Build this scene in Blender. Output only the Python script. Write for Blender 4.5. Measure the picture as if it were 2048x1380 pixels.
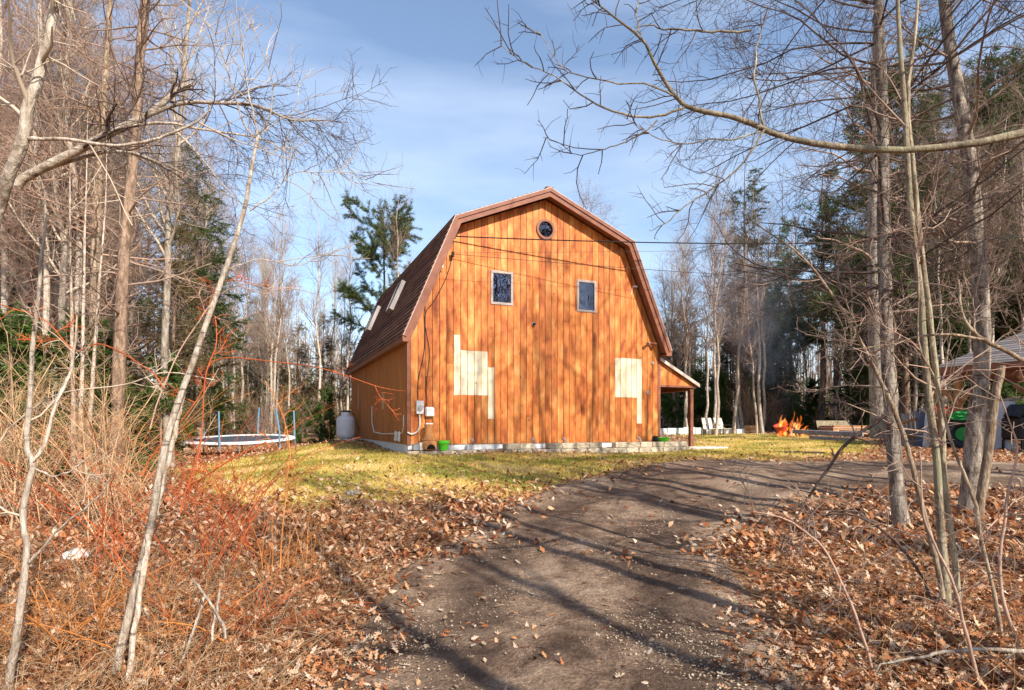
import bpy, bmesh, math, random
import numpy as np
from mathutils import Vector

# ------------------------------------------------------------------ scene, camera, light
scene = bpy.context.scene
for o in list(bpy.data.objects):
    bpy.data.objects.remove(o)
COL = scene.collection
F = 1180.0            # focal length in pixels of the 2048 px wide photograph
EYE = 1.55
HOR = 850.0           # horizon row
cam = bpy.data.cameras.new('camera')
cam.sensor_width = 36.0
cam.lens = F / 2048 * 36.0
cam.shift_y = (HOR - 690.0) / 2048
cam.clip_start = 0.05
cam.clip_end = 3000
cam_o = bpy.data.objects.new('camera', cam)
cam_o.location = (0, 0, EYE)
cam_o.rotation_euler = (math.radians(90), 0, 0)
COL.objects.link(cam_o)
scene.camera = cam_o

SUN_EL = math.radians(35)
SUN_AZ = math.radians(141.5)      # from +Y clockwise towards +X
sv = Vector((math.sin(SUN_AZ) * math.cos(SUN_EL), math.cos(SUN_AZ) * math.cos(SUN_EL), math.sin(SUN_EL)))
world = bpy.data.worlds.new('World')
scene.world = world
world.use_nodes = True
wn = world.node_tree.nodes
wl = world.node_tree.links
wn.clear()
w_out = wn.new('ShaderNodeOutputWorld')
w_bg = wn.new('ShaderNodeBackground')
w_sky = wn.new('ShaderNodeTexSky')
w_sky.sky_type = 'NISHITA'
w_sky.sun_disc = False
w_sky.sun_elevation = SUN_EL
w_sky.sun_rotation = SUN_AZ
w_sky.air_density = 1.0
w_sky.dust_density = 0.6
w_sky.ozone_density = 2.0
w_bg.inputs['Strength'].default_value = 0.135
w_tc = wn.new('ShaderNodeTexCoord')
w_map = wn.new('ShaderNodeMapping')
w_map.inputs['Scale'].default_value = (1.3, 1.0, 6.5)
w_map.inputs['Rotation'].default_value = (0.0, 0.12, 0.4)
w_noise = wn.new('ShaderNodeTexNoise')
w_noise.inputs['Scale'].default_value = 1.7
w_noise.inputs['Detail'].default_value = 7
w_noise.inputs['Roughness'].default_value = 0.48
w_ramp = wn.new('ShaderNodeValToRGB')
w_ramp.color_ramp.elements[0].position = 0.40
w_ramp.color_ramp.elements[0].color = (0.03, 0.03, 0.03, 1)
w_ramp.color_ramp.elements[1].position = 0.74
w_ramp.color_ramp.elements[1].color = (0.24, 0.24, 0.24, 1)
w_mix = wn.new('ShaderNodeMix')
w_mix.data_type = 'RGBA'
w_mix.inputs['B'].default_value = (7.4, 8.0, 8.8, 1)
wl.new(w_tc.outputs['Generated'], w_map.inputs['Vector'])
wl.new(w_map.outputs['Vector'], w_noise.inputs['Vector'])
wl.new(w_noise.outputs['Fac'], w_ramp.inputs['Fac'])
wl.new(w_ramp.outputs['Color'], w_mix.inputs['Factor'])
wl.new(w_sky.outputs['Color'], w_mix.inputs['A'])
wl.new(w_mix.outputs['Result'], w_bg.inputs['Color'])
wl.new(w_bg.outputs['Background'], w_out.inputs['Surface'])

sun = bpy.data.lights.new('sun', 'SUN')
sun.energy = 4.9
sun.angle = math.radians(0.53)
sun.color = (1.0, 0.93, 0.82)
sun_o = bpy.data.objects.new('sun', sun)
sun_o.rotation_euler = sv.to_track_quat('Z', 'Y').to_euler()
sun_o.location = (20, -20, 30)
COL.objects.link(sun_o)

scene.view_settings.view_transform = 'Standard'
scene.view_settings.look = 'None'
scene.view_settings.exposure = 0.76
scene.view_settings.gamma = 1.0
scene.render.engine = 'CYCLES'
cy = scene.cycles
cy.max_bounces = 5
cy.diffuse_bounces = 3
cy.glossy_bounces = 3
cy.transmission_bounces = 4
cy.transparent_max_bounces = 12
cy.volume_bounces = 0
cy.volume_step_rate = 1.5
cy.caustics_reflective = False
cy.caustics_refractive = False
cy.use_denoising = True

rnd = random.Random(7)
R = np.random.default_rng(7)

# ------------------------------------------------------------------ materials
MATS = {}
def ramp(nt, fac, stops):
    r = nt.nodes.new('ShaderNodeValToRGB')
    els = r.color_ramp.elements
    els[0].position, els[0].color = stops[0][0], (*stops[0][1], 1)
    els[1].position, els[1].color = stops[-1][0], (*stops[-1][1], 1)
    for p, c in stops[1:-1]:
        e = els.new(p); e.color = (*c, 1)
    nt.links.new(fac, r.inputs['Fac'])
    return r.outputs['Color']
def noise(nt, vec, scale, detail=5, rough=0.55, w=None, dist=0.0):
    n = nt.nodes.new('ShaderNodeTexNoise')
    if w is not None:
        n.noise_dimensions = '4D'
        nt.links.new(w, n.inputs['W'])
    n.inputs['Scale'].default_value = scale
    n.inputs['Detail'].default_value = detail
    n.inputs['Roughness'].default_value = rough
    n.inputs['Distortion'].default_value = dist
    if vec is not None:
        nt.links.new(vec, n.inputs['Vector'])
    return n.outputs['Fac']
def mapping(nt, vec, scale):
    m = nt.nodes.new('ShaderNodeMapping')
    m.inputs['Scale'].default_value = scale
    nt.links.new(vec, m.inputs['Vector'])
    return m.outputs['Vector']
def mixc(nt, fac, a, b, mode='MIX'):
    m = nt.nodes.new('ShaderNodeMix')
    m.data_type = 'RGBA'
    m.blend_type = mode
    for sock, v in (('Factor', fac), ('A', a), ('B', b)):
        s = m.inputs[sock] if sock == 'Factor' else m.inputs[sock]
        if isinstance(v, (int, float)):
            s.default_value = v
        elif isinstance(v, tuple):
            s.default_value = (*v, 1)
        else:
            nt.links.new(v, s)
    return m.outputs['Result']
def math_n(nt, op, a, b=0.0):
    m = nt.nodes.new('ShaderNodeMath'); m.operation = op
    for i, v in enumerate((a, b)):
        if isinstance(v, (int, float)): m.inputs[i].default_value = v
        else: nt.links.new(v, m.inputs[i])
    return m.outputs[0]
def bump(nt, bsdf, h, strength=0.3, dist=0.02):
    b = nt.nodes.new('ShaderNodeBump')
    b.inputs['Strength'].default_value = strength
    b.inputs['Distance'].default_value = dist
    nt.links.new(h, b.inputs['Height'])
    nt.links.new(b.outputs['Normal'], bsdf.inputs['Normal'])
def new_mat(name):
    m = bpy.data.materials.new(name)
    m.use_nodes = True
    nt = m.node_tree
    b = nt.nodes['Principled BSDF']
    b.inputs['Specular IOR Level'].default_value = 0.25
    MATS[name] = m
    return m, nt, b
def tcoord(nt, kind='Object'):
    return nt.nodes.new('ShaderNodeTexCoord').outputs[kind]
def objrandom(nt):
    return nt.nodes.new('ShaderNodeObjectInfo').outputs['Random']
def attr(nt, name):
    a = nt.nodes.new('ShaderNodeAttribute'); a.attribute_name = name
    return a.outputs['Fac']

def simple(name, col, rough=0.7, var=0.25, scale=6.0, metal=0.0, bmp=0.15, stretch=(1, 1, 1)):
    m, nt, b = new_mat(name)
    v = mapping(nt, tcoord(nt), stretch)
    n = noise(nt, v, scale, 6)
    c0 = tuple(x * (1 - var) for x in col); c1 = tuple(min(1, x * (1 + var)) for x in col)
    nt.links.new(ramp(nt, n, [(0.3, c0), (0.7, c1)]), b.inputs['Base Color'])
    b.inputs['Roughness'].default_value = rough
    b.inputs['Metallic'].default_value = metal
    if bmp: bump(nt, b, noise(nt, v, scale * 5, 4), bmp, 0.01)
    return m

def bark(name, light, dark, band=0.0, scale=1.0, bright=0.0, moss=None):
    m, nt, b = new_mat(name)
    oc = tcoord(nt)
    w = objrandom(nt)
    w10 = math_n(nt, 'MULTIPLY', w, 20.0)
    v1 = mapping(nt, oc, (9 * scale, 9 * scale, 2.2 * scale))
    n1 = noise(nt, v1, 2.0, 6, 0.6, w10, 0.4)
    c = ramp(nt, n1, [(0.38, dark), (0.5, tuple(0.55 * a + 0.45 * d for a, d in zip(light, dark))), (0.62, light)])
    n5 = noise(nt, mapping(nt, oc, (30 * scale, 30 * scale, 9 * scale)), 1.5, 4, 0.7, w10)
    c = mixc(nt, 0.7, c, ramp(nt, n5, [(0.35, (0.45, 0.43, 0.42)), (0.6, (1.1, 1.1, 1.1))]), 'MULTIPLY')
    if band:
        v2 = mapping(nt, oc, (3 * scale, 3 * scale, 22 * scale))
        n2 = noise(nt, v2, 1.4, 3, 0.6, w10)
        f2 = ramp(nt, n2, [(0.56, (0, 0, 0)), (0.66, (1, 1, 1))])
        c = mixc(nt, math_n(nt, 'MULTIPLY', f2, band), c, tuple(x * 0.35 for x in dark))
    if moss:
        n3 = noise(nt, oc, 3.0 * scale, 4, 0.6, w10)
        f3 = ramp(nt, n3, [(0.52, (0, 0, 0)), (0.66, (1, 1, 1))])
        c = mixc(nt, math_n(nt, 'MULTIPLY', f3, 0.75), c, moss)
    hv = nt.nodes.new('ShaderNodeHueSaturation')
    nt.links.new(c, hv.inputs['Color'])
    nt.links.new(math_n(nt, 'ADD', math_n(nt, 'MULTIPLY', w, 0.45), 0.78), hv.inputs['Value'])
    nt.links.new(hv.outputs['Color'], b.inputs['Base Color'])
    b.inputs['Roughness'].default_value = 0.9
    bump(nt, b, math_n(nt, 'ADD', n1, math_n(nt, 'MULTIPLY', n5, 0.6)), 0.9, 0.03)
    return m

bark('bark_grey', (0.44, 0.37, 0.30), (0.12, 0.085, 0.065), 0.8, 1.2, moss=(0.20, 0.165, 0.13))
bark('bark_tan', (0.44, 0.34, 0.24), (0.19, 0.12, 0.07), 0.3, 1.0)
bark('bark_birch', (0.60, 0.51, 0.41), (0.30, 0.215, 0.15), 0.85, 1.3)
bark('bark_pale', (0.62, 0.53, 0.43), (0.33, 0.25, 0.19), 0.5, 1.0)
bark('bark_slim', (0.50, 0.43, 0.35), (0.22, 0.17, 0.13), 0.4, 0.8)
bark('bark_pine', (0.34, 0.23, 0.16), (0.12, 0.075, 0.05), 0.25, 0.8)
bark('bark_mossy', (0.42, 0.35, 0.24), (0.20, 0.15, 0.10), 0.5, 1.2, moss=(0.27, 0.25, 0.15))
simple('twig_brown', (0.27, 0.185, 0.14), 0.85, 0.35, 3)
simple('twig_pale', (0.45, 0.36, 0.27), 0.85, 0.3, 3)
simple('twig_dark', (0.10, 0.068, 0.055), 0.85, 0.3, 3)
simple('twig_red', (0.40, 0.255, 0.185), 0.8, 0.35, 3)
simple('twig_tan', (0.50, 0.31, 0.17), 0.8, 0.4, 3)
simple('cane_red', (0.42, 0.088, 0.024), 0.55, 0.45, 2.5)
simple('cane_orange', (0.50, 0.19, 0.05), 0.6, 0.4, 2.5)

def leafmat(name, stops, rough=0.75, trans=0.25):
    m, nt, b = new_mat(name)
    c = ramp(nt, attr(nt, 'rnd'), stops)
    n = noise(nt, tcoord(nt), 40, 2)
    c = mixc(nt, 0.35, c, ramp(nt, n, [(0.3, (0.35, 0.33, 0.3)), (0.7, (1, 1, 1))]), 'MULTIPLY')
    nt.links.new(c, b.inputs['Base Color'])
    b.inputs['Roughness'].default_value = rough
    if trans:
        tr = nt.nodes.new('ShaderNodeBsdfTranslucent')
        nt.links.new(c, tr.inputs['Color'])
        mx = nt.nodes.new('ShaderNodeMixShader')
        mx.inputs[0].default_value = trans
        nt.links.new(b.outputs[0], mx.inputs[1]); nt.links.new(tr.outputs[0], mx.inputs[2])
        nt.links.new(mx.outputs[0], nt.nodes['Material Output'].inputs['Surface'])
    return m
leafmat('leaf_litter', [(0.0, (0.09, 0.03, 0.014)), (0.22, (0.32, 0.10, 0.034)), (0.5, (0.56, 0.245, 0.10)), (0.75, (0.68, 0.42, 0.25)), (1.0, (0.78, 0.61, 0.46))])
leafmat('leaf_pale', [(0.0, (0.42, 0.26, 0.15)), (0.5, (0.60, 0.45, 0.30)), (1.0, (0.70, 0.57, 0.43))])
leafmat('grass_blades', [(0.0, (0.22, 0.25, 0.04)), (0.3, (0.45, 0.40, 0.07)), (0.5, (0.68, 0.49, 0.12)), (0.75, (0.80, 0.58, 0.19)), (1.0, (0.84, 0.68, 0.34))])
leafmat('dead_stalks', [(0.0, (0.26, 0.10, 0.04)), (0.35, (0.42, 0.20, 0.08)), (0.65, (0.56, 0.36, 0.18)), (1.0, (0.70, 0.56, 0.38))])
leafmat('needles_pine', [(0.0, (0.035, 0.065, 0.018)), (0.5, (0.075, 0.12, 0.03)), (0.85, (0.13, 0.17, 0.045)), (1.0, (0.22, 0.19, 0.06))], 0.6, 0.2)
leafmat('needles_olive', [(0.0, (0.05, 0.08, 0.02)), (0.5, (0.11, 0.15, 0.045)), (0.85, (0.18, 0.21, 0.08)), (1.0, (0.26, 0.26, 0.12))], 0.6, 0.25)
leafmat('needles_dark', [(0.0, (0.025, 0.05, 0.014)), (0.6, (0.06, 0.10, 0.024)), (1.0, (0.12, 0.15, 0.035))], 0.6, 0.2)
leafmat('needles_bright', [(0.0, (0.04, 0.085, 0.015)), (0.6, (0.085, 0.15, 0.025)), (1.0, (0.19, 0.22, 0.045))], 0.6, 0.25)
leafmat('needles_brown', [(0.0, (0.10, 0.09, 0.03)), (0.5, (0.17, 0.13, 0.05)), (1.0, (0.28, 0.18, 0.09))], 0.7, 0.2)

def stained_wood():
    m, nt, b = new_mat('stained_siding')
    oc = tcoord(nt); w = math_n(nt, 'MULTIPLY', objrandom(nt), 37.0)
    blotch = noise(nt, mapping(nt, oc, (2.6, 2.6, 1.0)), 1.5, 6, 0.65, w)
    c = ramp(nt, blotch, [(0.33, (0.27, 0.062, 0.018)), (0.43, (0.49, 0.13, 0.026)), (0.53, (0.63, 0.205, 0.044)), (0.66, (0.75, 0.345, 0.105))])
    grain = noise(nt, mapping(nt, oc, (60, 60, 1.4)), 1.0, 4, 0.6, w)
    c = mixc(nt, 0.55, c, ramp(nt, grain, [(0.3, (0.62, 0.52, 0.45)), (0.62, (1, 1, 1))]), 'MULTIPLY')
    v = nt.nodes.new('ShaderNodeTexVoronoi'); v.voronoi_dimensions = '4D'
    v.inputs['Scale'].default_value = 1.0
    nt.links.new(mapping(nt, oc, (6.5, 6.5, 3.4)), v.inputs['Vector']); nt.links.new(w, v.inputs['W'])
    kn = ramp(nt, v.outputs['Distance'], [(0.08, (1, 1, 1)), (0.17, (0, 0, 0))])
    c = mixc(nt, math_n(nt, 'MULTIPLY', kn, 0.85), c, (0.08, 0.022, 0.01))
    ws = noise(nt, mapping(nt, oc, (22, 22, 0.5)), 1.0, 5, 0.7, w)
    wf = ramp(nt, ws, [(0.60, (0, 0, 0)), (0.72, (1, 1, 1))])
    c = mixc(nt, math_n(nt, 'MULTIPLY', wf, 0.5), c, (0.23, 0.085, 0.045))
    hv = nt.nodes.new('ShaderNodeHueSaturation'); nt.links.new(c, hv.inputs['Color'])
    nt.links.new(math_n(nt, 'ADD', math_n(nt, 'MULTIPLY', objrandom(nt), 0.40), 0.80), hv.inputs['Value'])
    hv.inputs['Saturation'].default_value = 0.99
    nt.links.new(hv.outputs['Color'], b.inputs['Base Color'])
    b.inputs['Roughness'].default_value = 0.6
    bump(nt, b, grain, 0.25, 0.004)
stained_wood()
def raw_wood(name, a, bcol, knots=0.7):
    m, nt, b = new_mat(name)
    oc = tcoord(nt); w = math_n(nt, 'MULTIPLY', objrandom(nt), 37.0)
    blotch = noise(nt, mapping(nt, oc, (3, 3, 0.8)), 1.3, 5, 0.6, w)
    c = ramp(nt, blotch, [(0.35, a), (0.65, bcol)])
    grain = noise(nt, mapping(nt, oc, (60, 60, 1.4)), 1.0, 4, 0.6, w)
    c = mixc(nt, 0.4, c, ramp(nt, grain, [(0.3, (0.65, 0.6, 0.55)), (0.62, (1, 1, 1))]), 'MULTIPLY')
    v = nt.nodes.new('ShaderNodeTexVoronoi'); v.voronoi_dimensions = '4D'
    nt.links.new(mapping(nt, oc, (8, 8, 4)), v.inputs['Vector']); nt.links.new(w, v.inputs['W'])
    v.inputs['Scale'].default_value = 1.0
    kn = ramp(nt, v.outputs['Distance'], [(0.10, (1, 1, 1)), (0.19, (0, 0, 0))])
    c = mixc(nt, math_n(nt, 'MULTIPLY', kn, knots), c, (0.16, 0.08, 0.04))
    sm = ramp(nt, noise(nt, mapping(nt, oc, (7, 7, 1.2)), 1.0, 5, 0.65, w), [(0.52, (0, 0, 0)), (0.7, (1, 1, 1))])
    c = mixc(nt, math_n(nt, 'MULTIPLY', sm, 0.45), c, tuple(x * 0.5 for x in a))
    nt.links.new(c, b.inputs['Base Color']); b.inputs['Roughness'].default_value = 0.7
    bump(nt, b, grain, 0.2, 0.004)
raw_wood('raw_pine', (0.66, 0.50, 0.32), (0.80, 0.70, 0.52))
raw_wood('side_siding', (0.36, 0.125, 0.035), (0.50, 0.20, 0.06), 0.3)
raw_wood('grey_wood', (0.22, 0.19, 0.19), (0.36, 0.32, 0.31), 0.3)
raw_wood('timber', (0.34, 0.15, 0.06), (0.48, 0.24, 0.10), 0.4)
raw_wood('pinkish_board', (0.48, 0.28, 0.18), (0.60, 0.38, 0.26), 0.4)
simple('trim_brown', (0.22, 0.082, 0.047), 0.55, 0.2, 5, stretch=(1, 1, 1))
simple('trim_light', (0.52, 0.40, 0.34), 0.6, 0.15, 6)
simple('soffit_brown', (0.26, 0.10, 0.05), 0.7, 0.2, 5)
simple('white_paint', (0.78, 0.77, 0.74), 0.6, 0.08, 6, bmp=0.05)
simple('frame_grey', (0.36, 0.29, 0.26), 0.5, 0.15, 8)
simple('foundation', (0.72, 0.71, 0.69), 0.8, 0.12, 5)
simple('tank_grey', (0.68, 0.69, 0.73), 0.35, 0.12, 5, bmp=0.03)
simple('terracotta', (0.56, 0.24, 0.085), 0.75, 0.2, 9)
simple('mouth_black', (0.012, 0.01, 0.01), 0.95, 0.3, 9)
simple('green_plastic', (0.09, 0.52, 0.03), 0.35, 0.08, 5, bmp=0)
simple('black_metal', (0.02, 0.02, 0.022), 0.45, 0.2, 8, bmp=0.05)
simple('grey_metal', (0.42, 0.43, 0.45), 0.35, 0.1, 8, 0.7, bmp=0.05)
simple('pvc_white', (0.72, 0.70, 0.66), 0.45, 0.1, 8, bmp=0.03)
simple('blue_foam', (0.13, 0.26, 0.36), 0.6, 0.15, 10)
simple('mat_dark', (0.055, 0.07, 0.09), 0.7, 0.2, 10)
simple('pad_white', (0.70, 0.70, 0.68), 0.7, 0.15, 8)
simple('sling_beige', (0.66, 0.58, 0.48), 0.7, 0.1, 30)
simple('red_plastic', (0.42, 0.055, 0.025), 0.45, 0.2, 4, bmp=0.03)
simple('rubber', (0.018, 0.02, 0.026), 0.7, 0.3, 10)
simple('green_tarp', (0.02, 0.24, 0.05), 0.5, 0.25, 8, bmp=0.4)
simple('grey_panel', (0.46, 0.50, 0.56), 0.6, 0.08, 4)
simple('dark_blue_board', (0.07, 0.10, 0.16), 0.6, 0.2, 5)
simple('rock_pale', (0.62, 0.57, 0.50), 0.9, 0.25, 8, bmp=0.6)
simple('rock_grey', (0.36, 0.31, 0.26), 0.9, 0.3, 8, bmp=0.6)
simple('wire_black', (0.015, 0.013, 0.013), 0.6, 0.1, 5, bmp=0)
simple('wire_thin', (0.07, 0.045, 0.035), 0.6, 0.1, 5, bmp=0)
simple('room_dark', (0.03, 0.025, 0.03), 0.9, 0.3, 2)
simple('char_wood', (0.06, 0.04, 0.03), 0.9, 0.4, 8)
simple('wood_chip', (0.62, 0.46, 0.28), 0.8, 0.3, 20)
def blockmat():
    m, nt, b = new_mat('concrete_block')
    oc = tcoord(nt); w = math_n(nt, 'MULTIPLY', objrandom(nt), 31.0)
    n = noise(nt, oc, 5, 6, 0.6, w)
    c = ramp(nt, n, [(0.3, (0.30, 0.24, 0.17)), (0.5, (0.52, 0.43, 0.31)), (0.7, (0.64, 0.55, 0.41))])
    hv = nt.nodes.new('ShaderNodeHueSaturation'); nt.links.new(c, hv.inputs['Color'])
    nt.links.new(math_n(nt, 'ADD', math_n(nt, 'MULTIPLY', objrandom(nt), 0.5), 0.7), hv.inputs['Value'])
    nt.links.new(hv.outputs['Color'], b.inputs['Base Color']); b.inputs['Roughness'].default_value = 0.95
    bump(nt, b, noise(nt, oc, 28, 5, 0.7, w), 0.7, 0.02)
blockmat()
def shinglemat(name, a, bc, tab=0.3):
    m, nt, b = new_mat(name)
    oc = tcoord(nt); w = math_n(nt, 'MULTIPLY', objrandom(nt), 53.0)
    # tabs along the course: white noise on the stepped coordinate
    sx = nt.nodes.new('ShaderNodeSeparateXYZ'); nt.links.new(oc, sx.inputs[0])
    st = math_n(nt, 'FLOOR', math_n(nt, 'DIVIDE', math_n(nt, 'ADD', sx.outputs['Y'], w), tab))
    wn_ = nt.nodes.new('ShaderNodeTexWhiteNoise'); wn_.noise_dimensions = '2D'
    cb = nt.nodes.new('ShaderNodeCombineXYZ'); nt.links.new(st, cb.inputs[0]); nt.links.new(w, cb.inputs[1])
    nt.links.new(cb.outputs[0], wn_.inputs['Vector'])
    c = ramp(nt, wn_.outputs['Value'], [(0.0, a), (1.0, bc)])
    c = mixc(nt, 0.8, c, ramp(nt, objrandom(nt), [(0.0, (0.55, 0.55, 0.55)), (1.0, (1.3, 1.3, 1.3))]), 'MULTIPLY')
    g = noise(nt, oc, 60, 3, 0.7)
    c = mixc(nt, 0.5, c, ramp(nt, g, [(0.3, (0.6, 0.6, 0.6)), (0.7, (1.1, 1.1, 1.1))]), 'MULTIPLY')
    nt.links.new(c, b.inputs['Base Color']); b.inputs['Roughness'].default_value = 0.95
    bump(nt, b, g, 0.4, 0.006)
shinglemat('shingle_brown', (0.12, 0.055, 0.038), (0.25, 0.115, 0.078))
shinglemat('shingle_grey', (0.19, 0.165, 0.15), (0.29, 0.25, 0.235))
def glassmat():
    m, nt, b = new_mat('window_glass')
    for n in list(nt.nodes):
        if n.type == 'BSDF_PRINCIPLED': nt.nodes.remove(n)
    gl = nt.nodes.new('ShaderNodeBsdfGlossy'); gl.inputs['Roughness'].default_value = 0.02
    gl.inputs['Color'].default_value = (0.75, 0.8, 1.0, 1)
    tr = nt.nodes.new('ShaderNodeBsdfTransparent'); tr.inputs['Color'].default_value = (0.75, 0.76, 0.85, 1)
    fr = nt.nodes.new('ShaderNodeFresnel'); fr.inputs['IOR'].default_value = 2.1
    bm = nt.nodes.new('ShaderNodeBump'); bm.inputs['Strength'].default_value = 0.08; bm.inputs['Distance'].default_value = 0.05
    nt.links.new(noise(nt, tcoord(nt), 3, 2), bm.inputs['Height']); nt.links.new(bm.outputs[0], gl.inputs['Normal'])
    mx = nt.nodes.new('ShaderNodeMixShader')
    nt.links.new(math_n(nt, 'MULTIPLY', fr.outputs[0], 1.1), mx.inputs[0]); nt.links.new(tr.outputs[0], mx.inputs[1]); nt.links.new(gl.outputs[0], mx.inputs[2])
    nt.links.new(mx.outputs[0], nt.nodes['Material Output'].inputs['Surface'])
glassmat()
def groundmat():
    m, nt, b = new_mat('ground_soil')
    oc = tcoord(nt)
    n1 = noise(nt, oc, 9, 8, 0.65); n2 = noise(nt, oc, 0.7, 5, 0.6); n3 = noise(nt, oc, 45, 4, 0.7)
    soil = ramp(nt, n1, [(0.3, (0.13, 0.065, 0.032)), (0.5, (0.27, 0.14, 0.065)), (0.7, (0.42, 0.25, 0.13))])
    straw = ramp(nt, n2, [(0.36, (0.25, 0.24, 0.05)), (0.48, (0.54, 0.39, 0.11)), (0.62, (0.72, 0.49, 0.17))])
    straw = mixc(nt, 0.55, straw, ramp(nt, n3, [(0.3, (0.5, 0.48, 0.42)), (0.65, (1.15, 1.1, 1.0))]), 'MULTIPLY')
    f = math_n(nt, 'ADD', attr(nt, 'lawn'), math_n(nt, 'MULTIPLY', math_n(nt, 'SUBTRACT', n1, 0.5), 0.9))
    f = ramp(nt, f, [(0.4, (0, 0, 0)), (0.62, (1, 1, 1))])
    nt.links.new(mixc(nt, f, soil, straw), b.inputs['Base Color'])
    b.inputs['Roughness'].default_value = 0.95
    bump(nt, b, math_n(nt, 'ADD', n1, n3), 0.6, 0.04)
groundmat()
def drivemat():
    m, nt, b = new_mat('driveway_dirt')
    oc = tcoord(nt)
    n1 = noise(nt, oc, 0.55, 6, 0.62); n2 = noise(nt, oc, 3.2, 7, 0.65, None, 0.6); n3 = noise(nt, oc, 38, 5, 0.7); n4 = noise(nt, oc, 120, 2, 0.6)
    c = ramp(nt, math_n(nt, 'ADD', math_n(nt, 'MULTIPLY', n1, 0.6), math_n(nt, 'MULTIPLY', n2, 0.4)),
             [(0.39, (0.065, 0.037, 0.024)), (0.465, (0.20, 0.13, 0.088)), (0.53, (0.38, 0.265, 0.185)), (0.62, (0.58, 0.44, 0.32))])
    c = mixc(nt, 0.7, c, ramp(nt, n3, [(0.3, (0.42, 0.4, 0.38)), (0.62, (1.15, 1.12, 1.08))]), 'MULTIPLY')
    tr_ = math_n(nt, 'ADD', attr(nt, 'track'), math_n(nt, 'MULTIPLY', math_n(nt, 'SUBTRACT', n2, 0.5), 1.3))
    tf = ramp(nt, tr_, [(0.35, (0, 0, 0)), (0.75, (1, 1, 1))])
    c = mixc(nt, math_n(nt, 'MULTIPLY', tf, 0.45), c, (0.075, 0.045, 0.032))
    vg = nt.nodes.new('ShaderNodeTexVoronoi'); vg.inputs['Scale'].default_value = 55
    nt.links.new(oc, vg.inputs['Vector'])
    c = mixc(nt, 0.45, c, ramp(nt, vg.outputs['Color'], [(0.2, (0.45, 0.42, 0.4)), (0.8, (1.35, 1.28, 1.2))]), 'MULTIPLY')
    chips = ramp(nt, n4, [(0.64, (0, 0, 0)), (0.7, (1, 1, 1))])
    cm = ramp(nt, noise(nt, oc, 1.3, 4), [(0.48, (0, 0, 0)), (0.6, (1, 1, 1))])
    c = mixc(nt, math_n(nt, 'MULTIPLY', math_n(nt, 'MULTIPLY', chips, cm), 0.8), c, (0.55, 0.43, 0.28))
    nt.links.new(c, b.inputs['Base Color'])
    nt.links.new(math_n(nt, 'ADD', math_n(nt, 'MULTIPLY', n1, 0.8), 0.35), b.inputs['Roughness'])
    bump(nt, b, math_n(nt, 'ADD', math_n(nt, 'ADD', n3, math_n(nt, 'MULTIPLY', n4, 0.4)), math_n(nt, 'MULTIPLY', n2, 2.0)), 1.0, 0.05)
drivemat()
def firemat():
    m, nt, b = new_mat('flame')
    for n in list(nt.nodes):
        if n.type == 'BSDF_PRINCIPLED': nt.nodes.remove(n)
    pv = nt.nodes.new('ShaderNodeVolumePrincipled'); pv.inputs['Density'].default_value = 0.0
    nz = noise(nt, mapping(nt, tcoord(nt), (6, 6, 2.4)), 1.6, 4, 0.65)
    nt.links.new(ramp(nt, nz, [(0.35, (1.0, 0.10, 0.008)), (0.5, (1.0, 0.20, 0.02)), (0.68, (1.0, 0.42, 0.10))]), pv.inputs['Emission Color'])
    nt.links.new(math_n(nt, 'MULTIPLY', ramp(nt, nz, [(0.36, (0.02, 0.02, 0.02)), (0.62, (1, 1, 1))]), 9.0), pv.inputs['Emission Strength'])
    nt.links.new(pv.outputs[0], nt.nodes['Material Output'].inputs['Volume'])
firemat()

# ------------------------------------------------------------------ mesh helpers
def mesh_np(name, verts, faces, mat, smooth=False, rnd_face=None):
    """verts (N,3); faces: list of int arrays (M,k)"""
    me = bpy.data.meshes.new(name)
    verts = np.ascontiguousarray(verts, dtype=np.float32)
    loops = np.concatenate([f.ravel() for f in faces]).astype(np.int32)
    counts = np.concatenate([np.full(len(f), f.shape[1], np.int32) for f in faces])
    starts = np.concatenate([[0], np.cumsum(counts)[:-1]]).astype(np.int32)
    me.vertices.add(len(verts)); me.loops.add(len(loops)); me.polygons.add(len(counts))
    me.vertices.foreach_set('co', verts.ravel())
    me.loops.foreach_set('vertex_index', loops)
    me.polygons.foreach_set('loop_start', starts)
    me.polygons.foreach_set('loop_total', counts)
    if smooth:
        me.polygons.foreach_set('use_smooth', np.ones(len(counts), bool))
    if rnd_face is not None:
        a = me.attributes.new('rnd', 'FLOAT', 'FACE')
        a.data.foreach_set('value', np.ascontiguousarray(rnd_face, dtype=np.float32))
    me.update(calc_edges=True)
    me.materials.append(MATS[mat])
    return me
def link(name, me, parent=None, loc=None, rotz=None):
    o = bpy.data.objects.new(name, me)
    COL.objects.link(o)
    if parent is not None: o.parent = parent
    if loc is not None: o.location = loc
    if rotz is not None: o.rotation_euler = (0, 0, rotz)
    return o
def tag(o, label=None, cat=None, group=None, kind=None):
    if label: o['label'] = label
    if cat: o['category'] = cat
    if group: o['group'] = group
    if kind: o['kind'] = kind
    return o
def thing(name, label, cat, loc=(0, 0, 0), rotz=0.0, group=None):
    return tag(link(name, None, None, loc, rotz), label, cat, group)
def copy_tree(o, parent=None):
    c = o.copy(); COL.objects.link(c); c.parent = parent
    for ch in o.children:
        copy_tree(ch, c)
    return c

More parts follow.
